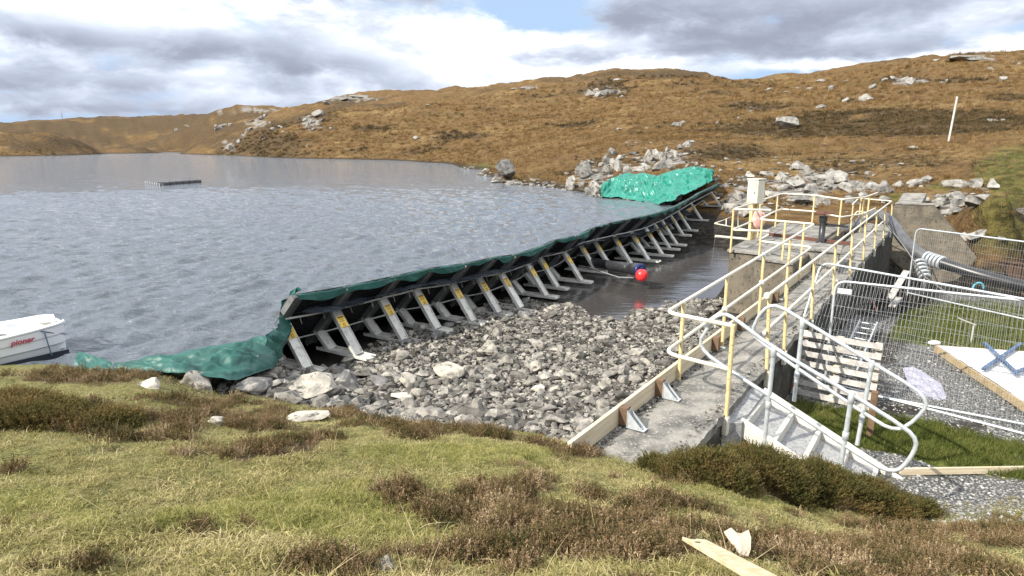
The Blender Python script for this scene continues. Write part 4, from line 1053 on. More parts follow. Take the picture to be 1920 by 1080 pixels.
def post(root, base, top, r=.027, m=None, foot=False, knob=True):
    mb = MB(); mb.tube([base, top], r, 10); o = mb.build('post', m or M['yellow'], root)
    if foot:
        mb = MB(); mb.box((base[0], base[1], base[2] + .10), (.10, .07, .24), WV, NV); mb.build('foot_clamp', M['cream'], o, .01)
    if knob:
        mb = MB(); mb.tube([np.array(top) - Z3 * .05, np.array(top) + Z3 * .03], r * 1.28, 10); mb.build('fitting', m or M['cream'], o)
    return o


root = empty('left_handrail', Wk(8, -2.95, 0), 'cream tubular handrail along the lake side of the walkway, closing across its near end', 'handrail')
root.name = 'handrail'
for dz_, nm in ((0, 'top_rail'), (-.55, 'mid_rail')):
    rail_tube(root, nm, [Wk(7.62, -2.05, 1.1 + dz_), Wk(7.78, -2.94, 1.1 + dz_), Wk(16.55, -2.72, 1.42 + dz_), Wk(16.85, -4.06, 1.42 + dz_), Wk(17.55, -3.97, 1.5 + dz_)], fr=.22 if dz_ else .16)
post(root, Wk(7.6, -2.03, -.28), Wk(7.6, -2.03, 1.12), foot=True, knob=False)
for s_ in (8.35, 10.2, 12.3, 14.3):
    u = (s_ - 7.78) / 8.77; post(root, Wk(s_, -2.93 + .2 * u, 0), Wk(s_, -2.93 + .2 * u, 1.1 + .32 * u), knob=s_ in (12.3,))
    if s_ in (10.2, 12.3):
        mb = MB(); mb.ball(Wk(s_, -2.93 + .2 * u, .55 + .32 * u), .05, 10, 8, (1, 1, 1.4)); mb.build('tee_fitting', M['cream'], root)
for s_, t_ in ((16.82, -3.98), (16.7, -3.4), (16.6, -2.95)): post(root, Wk(s_, t_, .0 if t_ < -3.9 else -.3), Wk(s_, t_, 1.42), knob=False)

root = empty('handrail', Wk(20, -5, .5), 'pale tubular handrail round the far edge of the valve platform', 'handrail')
pl = [Wk(17.6, -3.97, 1.6), Wk(17.25, -4.84, 1.6), Wk(24.25, -5.12, 1.6), Wk(24.0, -4.05, 1.6), Wk(22.5, -2.95, 1.6), Wk(24.0, -2.5, 1.6), Wk(26.5, -2.4, 1.6)]
for dz_, nm in ((0, 'top_rail'), (-.55, 'mid_rail')):
    rail_tube(root, nm, [q + Z3 * dz_ for q in pl], fr=.2)
for s_, t_ in ((17.3, -4.84), (20.6, -4.97), (23.4, -5.09), (23.95, -4.02), (22.6, -3.0), (23.9, -2.52), (24.8, -2.46)): post(root, Wk(s_, t_, .44), Wk(s_, t_, 1.6), knob=False)
# triangular frame and boom reaching over the water from the platform corner
m = MB(); A_, B_, C_ = D(1340, 419, 20.4), D(1383, 402, 20.8), D(1384, 428, 19.4)
m.tube([A_, B_, C_, A_], .022, 8); m.tube([(A_ + B_) / 2, (A_ + C_) / 2], .015, 6)
m.tube([C_, C_ + (C_ - A_) * .5], .022, 8)
tag(m.build('bracket_frame', M['cream'], None), 'pale triangular steel bracket reaching over the basin from the platform corner', 'bracket')
root = empty('boom', D(1342, 443, 19.2), 'pale horizontal boom with a thin cable hanging into the dark pool', 'boom')
m = MB(); m.tube([D(1341, 443, 19.0), D(1405, 449, 19.0)], .04, 10); m.build('arm', M['cream'], root)
m = MB(); m.tube([D(1341, 444, 19.0), D(1334, 498, 19.0)], .006, 5); m.build('cable', M['darkalu'], root)

root = empty('handrail', Wk(9.6, -2.1, 0), 'cream tubular handrail along the yard side of the walkway above the pallet', 'handrail')
for dz_, nm in ((0, 'top_rail'), (-.55, 'mid_rail')):
    rail_tube(root, nm, [Wk(9.5, -2.09, 1.1 + dz_), Wk(29.4, -2.13, 1.12 + dz_), Wk(30.4, -3.4, 1.12 + dz_), Wk(27.0, -3.2, 1.12 + dz_)], fr=.1)
mb = MB(); mb.ball(Wk(9.5, -2.09, 1.1), .05, 12, 8, (1, 1, 1.2)); mb.build('end_fitting', M['cream'], root)
for s_ in (9.62, 10.8, 13.1, 15.6, 18.2, 20.9, 23.8, 26.6, 29.3): post(root, Wk(s_, -2.03 if s_ > 9.7 else -2.02, -.28), Wk(s_, -2.09, 1.1), foot=True, knob=False)
for s_, t_ in ((30.3, -3.3), (27.2, -3.2)): post(root, Wk(s_, t_, 0), Wk(s_, t_, 1.12), knob=False)

# ------------------------------------------------------------------ stairs down to the yard
SA = math.radians(124.675); SU = np.array([math.sin(SA), math.cos(SA), 0]); SV = np.array([-SU[1], SU[0], 0])
SO = np.array([2.97, 7.54, 0.0]) - SU * .30


def St(a, b, z): return SO + SU * a + SV * b + Z3 * z


root = empty('stairs', St(1, .5, -.6), 'pale steel stair with gravelly grey treads leading down from the walkway to the yard', 'stairs')
m_tread = mat('grey_grit_tread', (.34, .34, .335), (.20, .20, .20), 24, .95, bump=.004, bscale=90)
m_frame = mat('pale_stair_frame', (.60, .58, .52), (.50, .48, .44), 5, .7, bump=.001)
m = MB(); m.hexa([St(.085, -.30, -.6), St(.27, -.12, -.6), St(.27, 1.06, -.6), St(.085, 1.10, -.6), St(.085, -.30, -.15), St(.27, -.12, -.17), St(.27, 1.06, -.12), St(.085, 1.10, -.09)]); m.build('landing', m_tread, root)
nst = 5
for k in range(nst):
    a0 = .29 + .357 * k; z0 = -.195 - .165 * k
    m = MB(); m.hexa([St(a0 + .02, .0, z0 - .28), St(a0 + .335, .0, z0 - .28), St(a0 + .335, 1.05, z0 - .28), St(a0 + .02, 1.05, z0 - .28), St(a0 + .02, .0, z0 - .125), St(a0 + .335, .0, z0 - .185), St(a0 + .335, 1.05, z0 - .185), St(a0 + .02, 1.05, z0 - .125)]); m.build('tread', m_tread, root)
    m = MB(); m.hexa([St(a0 - .04, .0, z0 - .26), St(a0 + .018, .0, z0 - .26), St(a0 + .018, 1.05, z0 - .26), St(a0 - .04, 1.05, z0 - .26), St(a0 - .04, .0, z0 + .01), St(a0 + .018, .0, z0 + .005), St(a0 + .018, 1.05, z0 + .005), St(a0 - .04, 1.05, z0 + .01)]); m.build('riser', m_frame, root, .004)
for b_ in (-.035, 1.085):
    m = MB(); m.bar(St(.20, b_, -.235 + .04 * (b_ > 0)), St(2.15, b_, -1.16 + .04 * (b_ > 0)), .05, .22, SV); m.build('stringer', m_frame, root, .004)
near_px = [(1325, 619), (1340, 595), (1358, 588), (1376, 596), (1446, 650), (1595, 738), (1700, 804), (1719, 826), (1714, 848), (1692, 878), (1672, 884), (1640, 873), (1489, 772), (1358, 688), (1322, 662), (1311, 640)]
far_px = [(1413, 612), (1424, 590), (1440, 574), (1460, 573), (1507, 601), (1635, 680), (1717, 729), (1738, 752), (1732, 771), (1703, 798), (1680, 806), (1650, 795), (1500, 694), (1440, 652), (1418, 634), (1411, 624)]
for nm_, px_l, off_, lab in (('near', near_px, -.05, 'galvanised tubular stair rail loop on the near side of the stairs'), ('far', far_px, 1.10, 'galvanised tubular stair rail loop on the far side of the stairs')):
    o = St(0, off_, 0)
    root = empty('stair_rail', St(1, off_, -.4), lab, 'stair rail')
    loop = [VP(px, py, o, SU) for px, py in px_l]
    # smooth the loop once
    sm = []
    for i in range(len(loop)):
        a, b = loop[i], loop[(i + 1) % len(loop)]; sm += [a * .75 + b * .25, a * .25 + b * .75]
    mb = MB(); mb.tube(sm, .024, 10, True); mb.build('loop_rail', M['galv'], root)
    ps = [((1451, 655), (1433, 832)), ((1597, 742), (1577, 870))] if nm_ == 'near' else [((1505, 603), (1489, 752)), ((1635, 682), (1607, 834))]
    for t_, b_ in ps:
        T_, B_ = VP(*t_, o, SU), VP(*b_, o, SU)
        mb = MB(); mb.tube([B_, T_], .027, 12); po = mb.build('post', M['galv'], root)
        mb = MB(); d_ = (T_ - B_) / np.linalg.norm(T_ - B_); mb.tube([T_ - d_ * .10, T_ - d_ * .09, T_ + d_ * .03, T_ + d_ * .045], [.026, .036, .036, .02], 12); mb.build('elbow_fitting', M['galv'], po)
        f_ = .42 if nm_ == 'near' else .33; Q_ = B_ + (T_ - B_) * f_
        mb = MB(); mb.tube([Q_ - d_ * .05, Q_ - d_ * .045, Q_ + d_ * .045, Q_ + d_ * .05], [.027, .036, .036, .027], 12); mb.build('tee_fitting', M['galv'], po)

# ------------------------------------------------------------------ mesh fence panels
def heras(bl, br, tl, tr, label, fine=True, tube=.021, sign=False):
    bl, br, tl, tr = [np.array(q, float) for q in (bl, br, tl, tr)]
    root = empty('mesh_fence', (bl + br) / 2, label, 'fence')
    rr = .16; w = np.linalg.norm(tr - tl); x = (tr - tl) / w
    path = fillet([bl, tl, tr, br], .2, 6)
    mb = MB(); mb.tube(path, tube, 10); mb.build('frame_tube', M['galv'], root)
    mb = MB(); mb.tube([bl + (tl - bl) * .04, br + (tr - br) * .04], tube, 10); mb.build('bottom_rail', M['galv'], root)
    mb = MB(); nw = int(w / .062)
    for k in range(1, nw):
        u = k / nw; a = bl + (br - bl) * u; b = tl + (tr - tl) * u; mb.bar(a + (b - a) * .04, b - (b - a) * .004, .0031, .0031, x)
    for k in range(1, 9):
        v = .04 + k / 9 * .95; mb.bar(bl + (tl - bl) * v, br + (tr - br) * v, .0032, .0032, (0, 0, 1))
    o = mb.build('wire_mesh', M['wire'], root); o['kind'] = 'stuff'
    if sign:
        n_ = np.cross(x, Z3); c_ = tl + x * .16 - Z3 * .17 + n_ * .02
        mb = MB(); mb.box(c_, (.22, .008, .09), x, n_); sg = mb.build('sign', M['sheet'], root)
        for q in range(2):
            mb = MB(); mb.box(c_ + n_ * .006 - Z3 * (.018 - .03 * q) - x * .02 * q, (.15 - .04 * q, .003, .006), x, n_); mb.build('print_line', M['galv'], sg)
    return root


f_tl = D(1567, 526, 11.05); f_n = Wk(12.15, 2.0, 0)
f_bl = np.array([f_tl[0] - .02, f_tl[1] - .05, -1.13])
f_tr = f_tl + NV * 3.45 - WV * .03; f_br = np.array([f_tr[0], f_tr[1] - .05, -1.13])
heras(f_bl, f_br, f_tl, f_tr, 'front galvanised mesh fence panel with a small white sign, behind the pallet', sign=True)
b_tl = P(1540, 492, 1.0); b_bl = P(1471, 706, -1.12); b_tr = P(1960, 568, .93)
heras(b_bl, np.array([b_tr[0] - .1, b_tr[1] - .3, -1.15]), b_tl, b_tr, 'rear galvanised mesh fence panel leaning against the walkway wall')
c_tl = P(1718, 428, .9); c_tr = P(1975, 460, .9)
heras(c_tl - Z3 * 2, c_tr - Z3 * 2, c_tl, c_tr, 'distant mesh fence panel standing in front of the wing wall')
root = empty('base_block', P(1484, 722, -1.14), 'orange plastic fence foot block under the rear fence panel', 'base block')
m = MB(); q = P(1484, 722, -1.1); m.box(q, (.42, .20, .13), WV, NV); m.build('block', M['orange'], root, .02)
m = MB(); m.tube([q + Z3 * .065, q + Z3 * .10], .035, 10); m.build('socket', M['black'], root)

# pallet leaning on the fence
pbl, pbr = Wk(11.68, -2.02, -1.10), Wk(11.55, -.72, -1.10); ptl, ptr = Wk(12.02, -2.02, .02), Wk(11.92, -.72, .02)
root = empty('pallet', (pbl + pbr) / 2, 'weathered grey wooden pallet leaning upright against the mesh fence', 'pallet')
xx = (pbr - pbl) / np.linalg.norm(pbr - pbl); zz = (ptl - pbl) / np.linalg.norm(ptl - pbl); yy = np.cross(zz, xx); Hp = np.linalg.norm(ptl - pbl); Wp = np.linalg.norm(pbr - pbl)
for k in range(7):
    c_ = pbl + xx * Wp / 2 + zz * (.07 + (Hp - .14) * k / 6); m = MB(); m.box(c_ - yy * .0, (Wp, .022, .098), xx, yy, zz); m.build('slat', M['oldwood'], root, .003)
for u in (.05, .5, .95):
    for v in (.06, .5, .94):
        c_ = pbl + xx * Wp * u + zz * Hp * v + yy * .06; m = MB(); m.box(c_, (.10, .095, .13), xx, yy, zz); m.build('block', M['wood'], root, .004)
    c_ = pbl + xx * Wp * u + zz * Hp / 2 + yy * .122; m = MB(); m.box(c_, (.10, .022, Hp), xx, yy, zz); m.build('runner', M['oldwood'], root, .003)
m = MB(); q = P(1628, 835, -1.12); m.box(q + Z3 * .42, (.09, .09, .86), NV, WV); m.build('fence_post', M['brownwood'], None, .006)
tag(bpy.data.objects['fence_post'], 'short dark timber post at the right end of the pallet', 'post')

# ladder lying in the yard behind the fence
L0, L1 = P(1570, 690, -1.15), P(1612, 604, -1.05); R0, R1 = P(1606, 700, -1.15), P(1644, 609, -1.05)
root = empty('ladder', (L0 + R1) / 2, 'short aluminium ladder lying on the yard behind the pallet', 'ladder')
for a, b in ((L0, L1), (R0, R1)):
    m = MB(); m.bar(a + Z3 * .05, b + Z3 * .05, .03, .06, NV); m.build('stile', M['galv'], root)
for k in range(8):
    u = (k + .6) / 8; m = MB(); m.tube([L0 + (L1 - L0) * u + Z3 * .05, R0 + (R1 - R0) * u + Z3 * .05], .016, 8); m.build('rung', M['galv'], root)

# shuttered base with a white sheet, blue props, stake, plastic sheet, timber edging
FA, FB, FC_ = P(1757, 648, -.95), P(1950, 772, -.95), P(1990, 664, -.95)
FD = FB + (FC_ - FA)
root = empty('foundation', FA, 'shuttered concrete base covered with a white sheet in the gravel yard', 'concrete base')
m = MB(); dn = np.array([0, 0, -.24]); m.hexa([FA + dn, FB + dn, FD + dn, FC_ + dn, FA - Z3 * .02, FB - Z3 * .02, FD - Z3 * .02, FC_ - Z3 * .02]); m.build('concrete_core', M['concrete'], root)
sheet('white_cover', [FA + Z3 * .0, FA * .5 + FC_ * .5, FC_], [FB, FB * .5 + FD * .5, FD], 70, 70, .012, 131, M['sheet'], None, None, .5); wc_ = bpy.data.objects['white_cover']; wc_.parent = root; wc_.location = -root.location
for a, b in ((FA, FB), (FA, FC_)):
    ln = np.linalg.norm(b - a); k = 3 if a is FA and b is FB else 2; dirv = (b - a) / ln; out = np.cross(dirv, Z3); mid = (FA + FD) / 2
    if out @ (mid - a) > 0: out = -out
    for q in range(k):
        p0, p1 = a + dirv * ln * q / k, a + dirv * (ln * (q + 1) / k - .01)
        m = MB(); m.bar(p0 - Z3 * .075 + out * .025, p1 - Z3 * .075 + out * .025, .03, .15, out); m.build('shutter_board', mat('orange_shutter_board', (.44, .33, .18), (.34, .25, .13), 5, .8) if 'orange_shutter_board' not in bpy.data.materials else bpy.data.materials['orange_shutter_board'], root, .004)
root = empty('steel_props', P(1880, 670, -.88), 'pair of dark blue box section props crossed on the white sheet', 'steel props')
for a, b, z in (((1844, 692), (1915, 644), .03), ((1846, 643), (1906, 700), .085), ((1904, 698), (1990, 668), .03)):
    p0, p1 = P(*a, -.90 + z), P(*b, -.90 + z); m = MB(); m.bar(p0, p1, .07, .05, np.cross(p1 - p0, Z3)); m.build('prop', M['bluesteel'], root, .006)
root = empty('stake', P(1823, 640, -1.2), 'pale timber stake with a short batten nailed on top beyond the white base', 'stake')
q = P(1820, 645, -1.25); m = MB(); m.box(q + Z3 * .20, (.035, .035, .5), NV, WV); m.build('post', M['oldwood'], root)
m = MB(); m.bar(q + Z3 * .52 - NV * .32 + Z3 * .06, q + Z3 * .46 + NV * .05, .022, .012, Z3); m.build('batten', M['oldwood'], root)
sheet('plastic_sheet', [P(1692, 690, -1.1), P(1712, 688, -1.1), P(1735, 700, -1.1), P(1764, 720, -1.1), P(1775, 742, -1.1)], [P(1700, 715, -1.1), P(1706, 730, -1.1), P(1725, 745, -1.1), P(1745, 752, -1.1), P(1772, 752, -1.1)], 60, 36, .03, 141, M['foil'], 'crumpled lilac white plastic sheet lying on the yard gravel', 'plastic sheet', .3)
m = MB(); m.bar(P(1688, 884, -.90), P(1990, 879, -.985), .03, .09, WV); tag(m.build('timber_edging', M['wood'], None), 'thin pale timber edging between the gravel path and the yard grass', 'edging')
m = MB(); m.ball(P(1752, 643, -.95), .09, 10, 8, (1.6, .9, .6)); tag(m.build('white_rag', M['sheet'], None), 'small white rag on the near corner of the shuttered base', 'rag')
for k, (px, py, c_) in enumerate([(1872, 864, 'sheet'), (1908, 858, 'wood'), (1808, 855, 'wood')]):
    m = MB(); q = P(px, py, -1.06); m.box(q, (.16, .06, .03), (math.cos(k), math.sin(k), 0), (-math.sin(k), math.cos(k), 0)); tag(m.build('offcut', M[c_], None, .005), ['white scrap lying in the yard grass by the edging', 'pale wood offcut in the yard grass near the picture edge', 'thin pale wood sliver in the middle of the yard grass'][k], 'offcut')

# big hose over the walk and down into the channel
hp = [Wk(25.5, -5.2, -.3), D(1600, 428, 24.5), D(1622, 408, 24.6), D(1648, 401, 24.2), D(1672, 416, 23.4), D(1690, 445, 22.6), D(1712, 468, 22.0), D(1738, 484, 21.5)]
hp = [h + (Z3 * .0) for h in hp]
root = empty('suction_hose', hp[4], 'thick grey hose arching over the far walkway down to a clamped coupling', 'hose')
m = MB(); m.tube(fillet(hp, .8, 5), .19, 16); m.build('hose_body', M['hose'], root)
cp = D(1738, 484, 21.5); c1 = D(1765, 493, 21.0); axc = (c1 - cp) / np.linalg.norm(c1 - cp)
for k in range(5):
    q = cp + (c1 - cp) * (k / 4.0); m = MB(); m.tube([q - axc * .035, q - axc * .025, q + axc * .025, q + axc * .035], [.2, .235, .235, .2], 16); m.build('clamp_ring', M['galv'], root)
m = MB(); m.tube(fillet([c1 - axc * .1, D(1830, 514, 20.2), D(1920, 537, 19.4), D(1990, 550, 19.0)], .5), .18, 16); tag(m.build('black_pipe', M['black'], None), 'black polyethylene pipe running right from the clamped hose coupling', 'pipe')
root = empty('branch_hose', D(1726, 500, 21.0), 'short dark branch hose with white clamp rings dropping below the coupling', 'hose')
m = MB(); q0, q1 = D(1722, 488, 21.3), D(1735, 522, 20.6); m.tube([q0, q1, q1 - Z3 * .6], .13, 12); m.build('hose_body', M['black'], root)
axb = (q1 - q0) / np.linalg.norm(q1 - q0)
for k in range(5):
    q = q0 + (q1 - q0) * (.15 + .2 * k); m = MB(); m.tube([q - axb * .03, q - axb * .02, q + axb * .02, q + axb * .03], [.15, .19, .19, .15], 14); m.build('clamp_ring', M['galv'], root)
m = MB(); m.tube([D(1640, 392, 23.5), D(1690, 455, 21.5), D(1735, 520, 19.5), D(1790, 560, 18.5)], .02, 8); tag(m.build('guy_pole', M['darkalu'], None), 'thin dark pole slanting down beside the grey hose', 'pole')
m = MB(); cc = D(1834, 540, 19.0); m.tube([cc + .16 * np.array([math.cos(a), 0, math.sin(a)]) for a in np.linspace(-.3, 3.6, 14)], .03, 8); tag(m.build('rope_loop', mat('pale_blue_rope', (.10, .35, .45), rough=.6), None), 'small pale blue rope loop on the black pipe', 'rope')
# timber debris in the shaded channel
for k, (a, b, lab) in enumerate([((1668, 560), (1700, 508), 'tall grey board propped in the shade by the channel wall'), ((1655, 535), (1668, 560), 'short grey board in the shaded channel'), ((1672, 575), (1686, 558), 'pale green board end in the shaded channel')]):
    p0, p1 = D(*a, 16.5), D(*b, 17.3); m = MB(); m.bar(p0, p1, .16, .03, NV); tag(m.build('debris_board', M['oldwood'], None), lab, 'board')
m = MB(); m.tube([D(1637, 564, 16.0), D(1644, 584, 15.4)], .018, 8); tag(m.build('red_bar', M['rust'], None), 'short red bar leaning in the shaded channel', 'bar')

# ------------------------------------------------------------------ boat, raft, poles, litter
b0 = P(0, 690, LAKE); b1 = P(133, 662, LAKE)
bd = (b1 - b0); bd[2] = 0; bd /= np.linalg.norm(bd); bs = np.array([-bd[1], bd[0], 0])          # along to the bow, and to the far side
tip = P(134, 661, LAKE)
root = empty('boat', tip - bd * 1.5, 'small white open boat moored at the near shore, cut by the left edge', 'boat')


def BP(a, b, z): return tip - bd * a + bs * b + np.array([0, 0, z])


# stations from the blunt bow aft: (distance aft, near side offset, beam, gunwale height)
stn = [(0.0, .16, .52, .51), (.05, .09, .68, .51), (.16, .04, .82, .50), (.5, .0, .98, .47), (1.1, -.06, 1.18, .44), (1.9, -.10, 1.30, .42), (3.2, -.08, 1.28, .40), (3.6, -.02, 1.16, .40)]
prof = [(0.0, .0), (.02, .16), (.035, .17), (.0, .185), (-.025, .33), (-.045, .345), (-.045, .43)]
vs = []; ncs = 0
for a, o, w, gh in stn:
    ring = []
    k = gh / .46
    flare = .12
    for side in (0, 1):
        pts = [(.17, -.10), (.085, .02), (.045, .15), (.012, .165), (.0, .30), (-.018, .315), (-.03, .44), (-.045, .46), (-.045, .485), (.03, .49), (.06, .46), (.075, .25), (.10, .06)]
        rr_ = [BP(a, o + p, z * k) if side == 0 else BP(a, o + w - p, z * k) for p, z in pts]
        ring += rr_ if side == 0 else rr_[::-1]
    vs += ring; ncs = len(ring)
m = MB(); fs = []
for i in range(len(stn) - 1):
    for c in range(ncs): fs.append((i * ncs + c, i * ncs + (c + 1) % ncs, (i + 1) * ncs + (c + 1) % ncs, (i + 1) * ncs + c))
fs.append(tuple(range(ncs))); fs.append(tuple(range((len(stn) - 1) * ncs, len(stn) * ncs))[::-1])
m.add(vs, fs); m.build('hull', M['white'], root, .006)
m = MB(); m.bar(BP(.02, .07, .005) - bs * .02, BP(1.7, -.075, .005) - bs * .02, .03, .10, bs); m.build('hull_shade_band', M['navy'], root)  # dark strip standing in for shadow and reflection along the hull
m = MB(); m.bar(BP(-.005, .12, .475), BP(1.1, -.10, .45), .035, .03, bs); m.bar(BP(-.005, .12, .475), BP(-.005, .72, .475), .035, .03, (1, 0, 0)); m.build('rub_rail', M['galv'], root)
m = MB(); m.hexa([BP(.03, .13, .05), BP(.62, .08, .05), BP(.62, .92, .05), BP(.03, .70, .05), BP(.03, .13, .43), BP(.62, .08, .40), BP(.62, .92, .40), BP(.03, .70, .43)]); m.build('bow_deck', M['white'], root, .02)
m = MB(); m.hexa([BP(.07, .30, .40), BP(.20, .28, .40), BP(.20, .72, .40), BP(.07, .64, .40), BP(.07, .30, .436), BP(.20, .28, .432), BP(.20, .72, .432), BP(.07, .64, .436)]); m.build('hatch', mat('dark_hatch', (.20, .19, .16), rough=.7), root)
m = MB(); m.hexa([BP(1.0, .05, .1), BP(1.5, .03, .1), BP(1.5, 1.14, .1), BP(1.0, 1.02, .1), BP(1.0, .05, .28), BP(1.5, .03, .28), BP(1.5, 1.14, .28), BP(1.0, 1.02, .28)]); m.build('thwart', M['white'], root, .02)
m = MB(); m.tube(fillet([BP(.78, .10, .44), BP(.80, .22, .46), BP(1.2, .12, .45), BP(1.18, .04, .43)], .05), .012, 6); m.build('grab_rail', M['darkalu'], root)
m = MB(); m.tube([BP(.40, .10, .46), BP(.37, -.03, .46), BP(.20, .02, .38), BP(.0, .12, .30)], .010, 6); m.tube([BP(.33, -.03, .42), BP(.28, -.01, .02)], .009, 6); m.build('mooring_rope', mat('blue_grey_rope', (.10, .14, .20), rough=.8), root)
# lettering on the near side: pioner
cu = bpy.data.curves.new('lettering', 'FONT'); cu.body = 'pioner'; cu.size = .115; cu.extrude = .0015; cu.shear = .25; cu.offset = .003
to = bpy.data.objects.new('lettering_src', cu)
dg_me = to.to_mesh().copy(); to.to_mesh_clear()
o0 = BP(.80, -.080, .325); xx = (BP(.25, .0, 0) - BP(.80, -.080, 0)); xx /= np.linalg.norm(xx); yv = np.array([0, 0, 1.0]); 
for v in dg_me.vertices:
    p = o0 + xx * v.co.x * 1.05 + yv * v.co.y - bs * (.004 + v.co.z); v.co = Vector(p)
dg_me.name = 'lettering'; bpy.data.objects.remove(to); dg_me.materials.clear()
lt = link('lettering', dg_me, M['redink'], root); lt['kind'] = 'stuff'

root = empty('raft', P(320, 346, LAKE), 'low dark pontoon raft with a pale comb end floating far out on the lake', 'raft')
ra, rb = P(300, 348, LAKE), P(373, 342.5, LAKE); rc = P(274, 344, LAKE); ud = (rb - ra) / np.linalg.norm(rb - ra); uw = (rc - ra)
uq = np.cross(Z3, ud); Lr = np.linalg.norm(rb - ra)
for k in range(6):
    p = ra + (rb - ra) * ((k + .5) / 6); m = MB(); m.box(p + Z3 * .10, (Lr / 6 * .90, .7, .36), ud, uq); m.build('pontoon', M['hose'], root, .04)
for k in range(7):
    p = ra + (rc - ra) * (k / 6) - ud * .05; m = MB(); m.box(p + Z3 * .08, (.06, .06, .26), ud, uq); m.build('end_post', M['galv'], root)
m = MB(); m.box((ra + rb) / 2 + Z3 * .29, (Lr, .5, .03), ud, uq); m.build('deck', M['wetrock'], root)
m = MB(); m.bar(ra - ud * .05 + Z3 * .02, rc - ud * .05 + Z3 * .02, .06, .06, Z3); m.build('end_beam', M['hose'], root)

pb = G(1778, 266); pt_ = D(1795, 181, pb[1] - .2)
m = MB(); m.tube([pb - Z3 * .3, pt_], .085, 10); tag(m.build('pole', mat('bare_grey_pole', (.55, .54, .51), (.45, .44, .42), 4, .8), None), 'bare pale grey pole leaning to the right on the hillside', 'pole')
pb = G(117, 223); pb = np.array([*pb[:2], pb[2] - 1]); dist_ = math.hypot(pb[0], pb[1])
root = empty('mast', pb, 'tiny thin lattice mast on the far left skyline', 'mast')
m = MB(); top = pb + Z3 * (dist_ * .0085 + 1)
for q in range(3): m.tube([pb + np.array([.5 * math.cos(q * 2.1), .5 * math.sin(q * 2.1), 0]), top], .12, 5)
m.build('lattice', M['darkalu'], root)

# broken plank and torn card in the heather
m = MB(); a, b = P(1292, 1018, 1.15), P(1420, 1100, 1.40)
ga, gb = G(1300, 1058), G(1405, 1128); a = ga + Z3 * .10; b = gb + (gb - ga) * .25 + Z3 * .09
print('plank', [tuple(np.round(pix(*q), 0)) for q in (ga, gb, a, b, G(1385, 1018))])
dv = (b - a) / np.linalg.norm(b - a); sd = np.cross(dv, Z3); sd /= np.linalg.norm(sd); up_ = np.cross(sd, dv)
wd, th = .041, .018
poly = [a + sd * wd * .95 + dv * .00, a + sd * wd * .55 - dv * -.025, a + sd * wd * .15 + dv * .03, a - sd * wd * .1 + dv * .0, a - sd * wd * .5 + dv * .015, a - sd * wd + dv * .03, b - sd * wd, b + sd * wd]
poly[0] = a + sd * wd * .95 - dv * .06
m.prism(poly, up_ * th)
pk = m.build('plank', M['splinter'], None, .002); tag(pk, 'pale broken plank with a splintered end lying in the foreground heather', 'plank')
kn = MB(); kc = a + dv * .14 + sd * .02 + up_ * (th + .001); kn.tube([kc, kc + up_ * .002], .011, 10); kn.build('knot', M['ink'], pk)
g0 = G(1383, 1056); cdx = np.array([.95, -.3, .12]); cdy = np.array([.2, 1.1, .22])
outl = [(-.095, .10), (-.04, .125), (.0, .105), (.03, .11), (.085, .125), (.09, .05), (.075, -.03), (.05, -.085), (.0, -.105), (-.03, -.06), (-.02, -.02), (-.06, .02)]
m = MB(); pts = []
for i, (u, v) in enumerate(outl): pts.append(g0 + Z3 * .10 + (cdx * u + cdy * v) * .62 + Z3 * (.010 * math.sin(i * 1.7)))
cen = sum(pts) / len(pts) + Z3 * .018; n_ = len(pts)
m.add(pts + [cen] + [p - Z3 * .005 for p in pts] + [cen - Z3 * .005], [(i, (i + 1) % n_, n_) for i in range(n_)] + [(n_ + 1 + (i + 1) % n_, n_ + 1 + i, 2 * n_ + 1) for i in range(n_)] + [(i, n_ + 1 + i, n_ + 1 + (i + 1) % n_, (i + 1) % n_) for i in range(n_)])
tag(m.build('card_scrap', M['card'], None), 'torn scrap of brown card lying in the heather beside the broken plank', 'card scrap')

# ------------------------------------------------------------------ vegetation
def veg_mat(name, cols, rough=.85, patch=None, tr=.25):
    m = bpy.data.materials.new(name); m.use_nodes = True; T = NT(m.node_tree); b = T.n['Principled BSDF']
    rv = T.add('ShaderNodeObjectInfo').outputs['Random']; isl = T.add('ShaderNodeNewGeometry').outputs['Random Per Island']
    pos = T.add('ShaderNodeNewGeometry').outputs['Position']
    f = T.math('ADD', T.math('MULTIPLY', rv, .45), T.math('MULTIPLY', isl, .35))
    f = T.math('ADD', f, T.math('MULTIPLY_ADD', T.noise(pos, patch or 1.2, 4, .6), 1.1, -.45))
    n = len(cols); col = T.ramp(f, *[((k + .3) / n, c) for k, c in enumerate(cols)])
    T.put(b.inputs['Base Color'], col); b.inputs['Roughness'].default_value = rough; b.inputs['Specular IOR Level'].default_value = .15
    tl = T.add('ShaderNodeBsdfTranslucent', {0: col}); mx = T.add('ShaderNodeMixShader', {0: tr, 1: b.outputs[0], 2: tl.outputs[0]})
    T.l.new(mx.outputs[0], T.n['Material Output'].inputs[0])
    return m


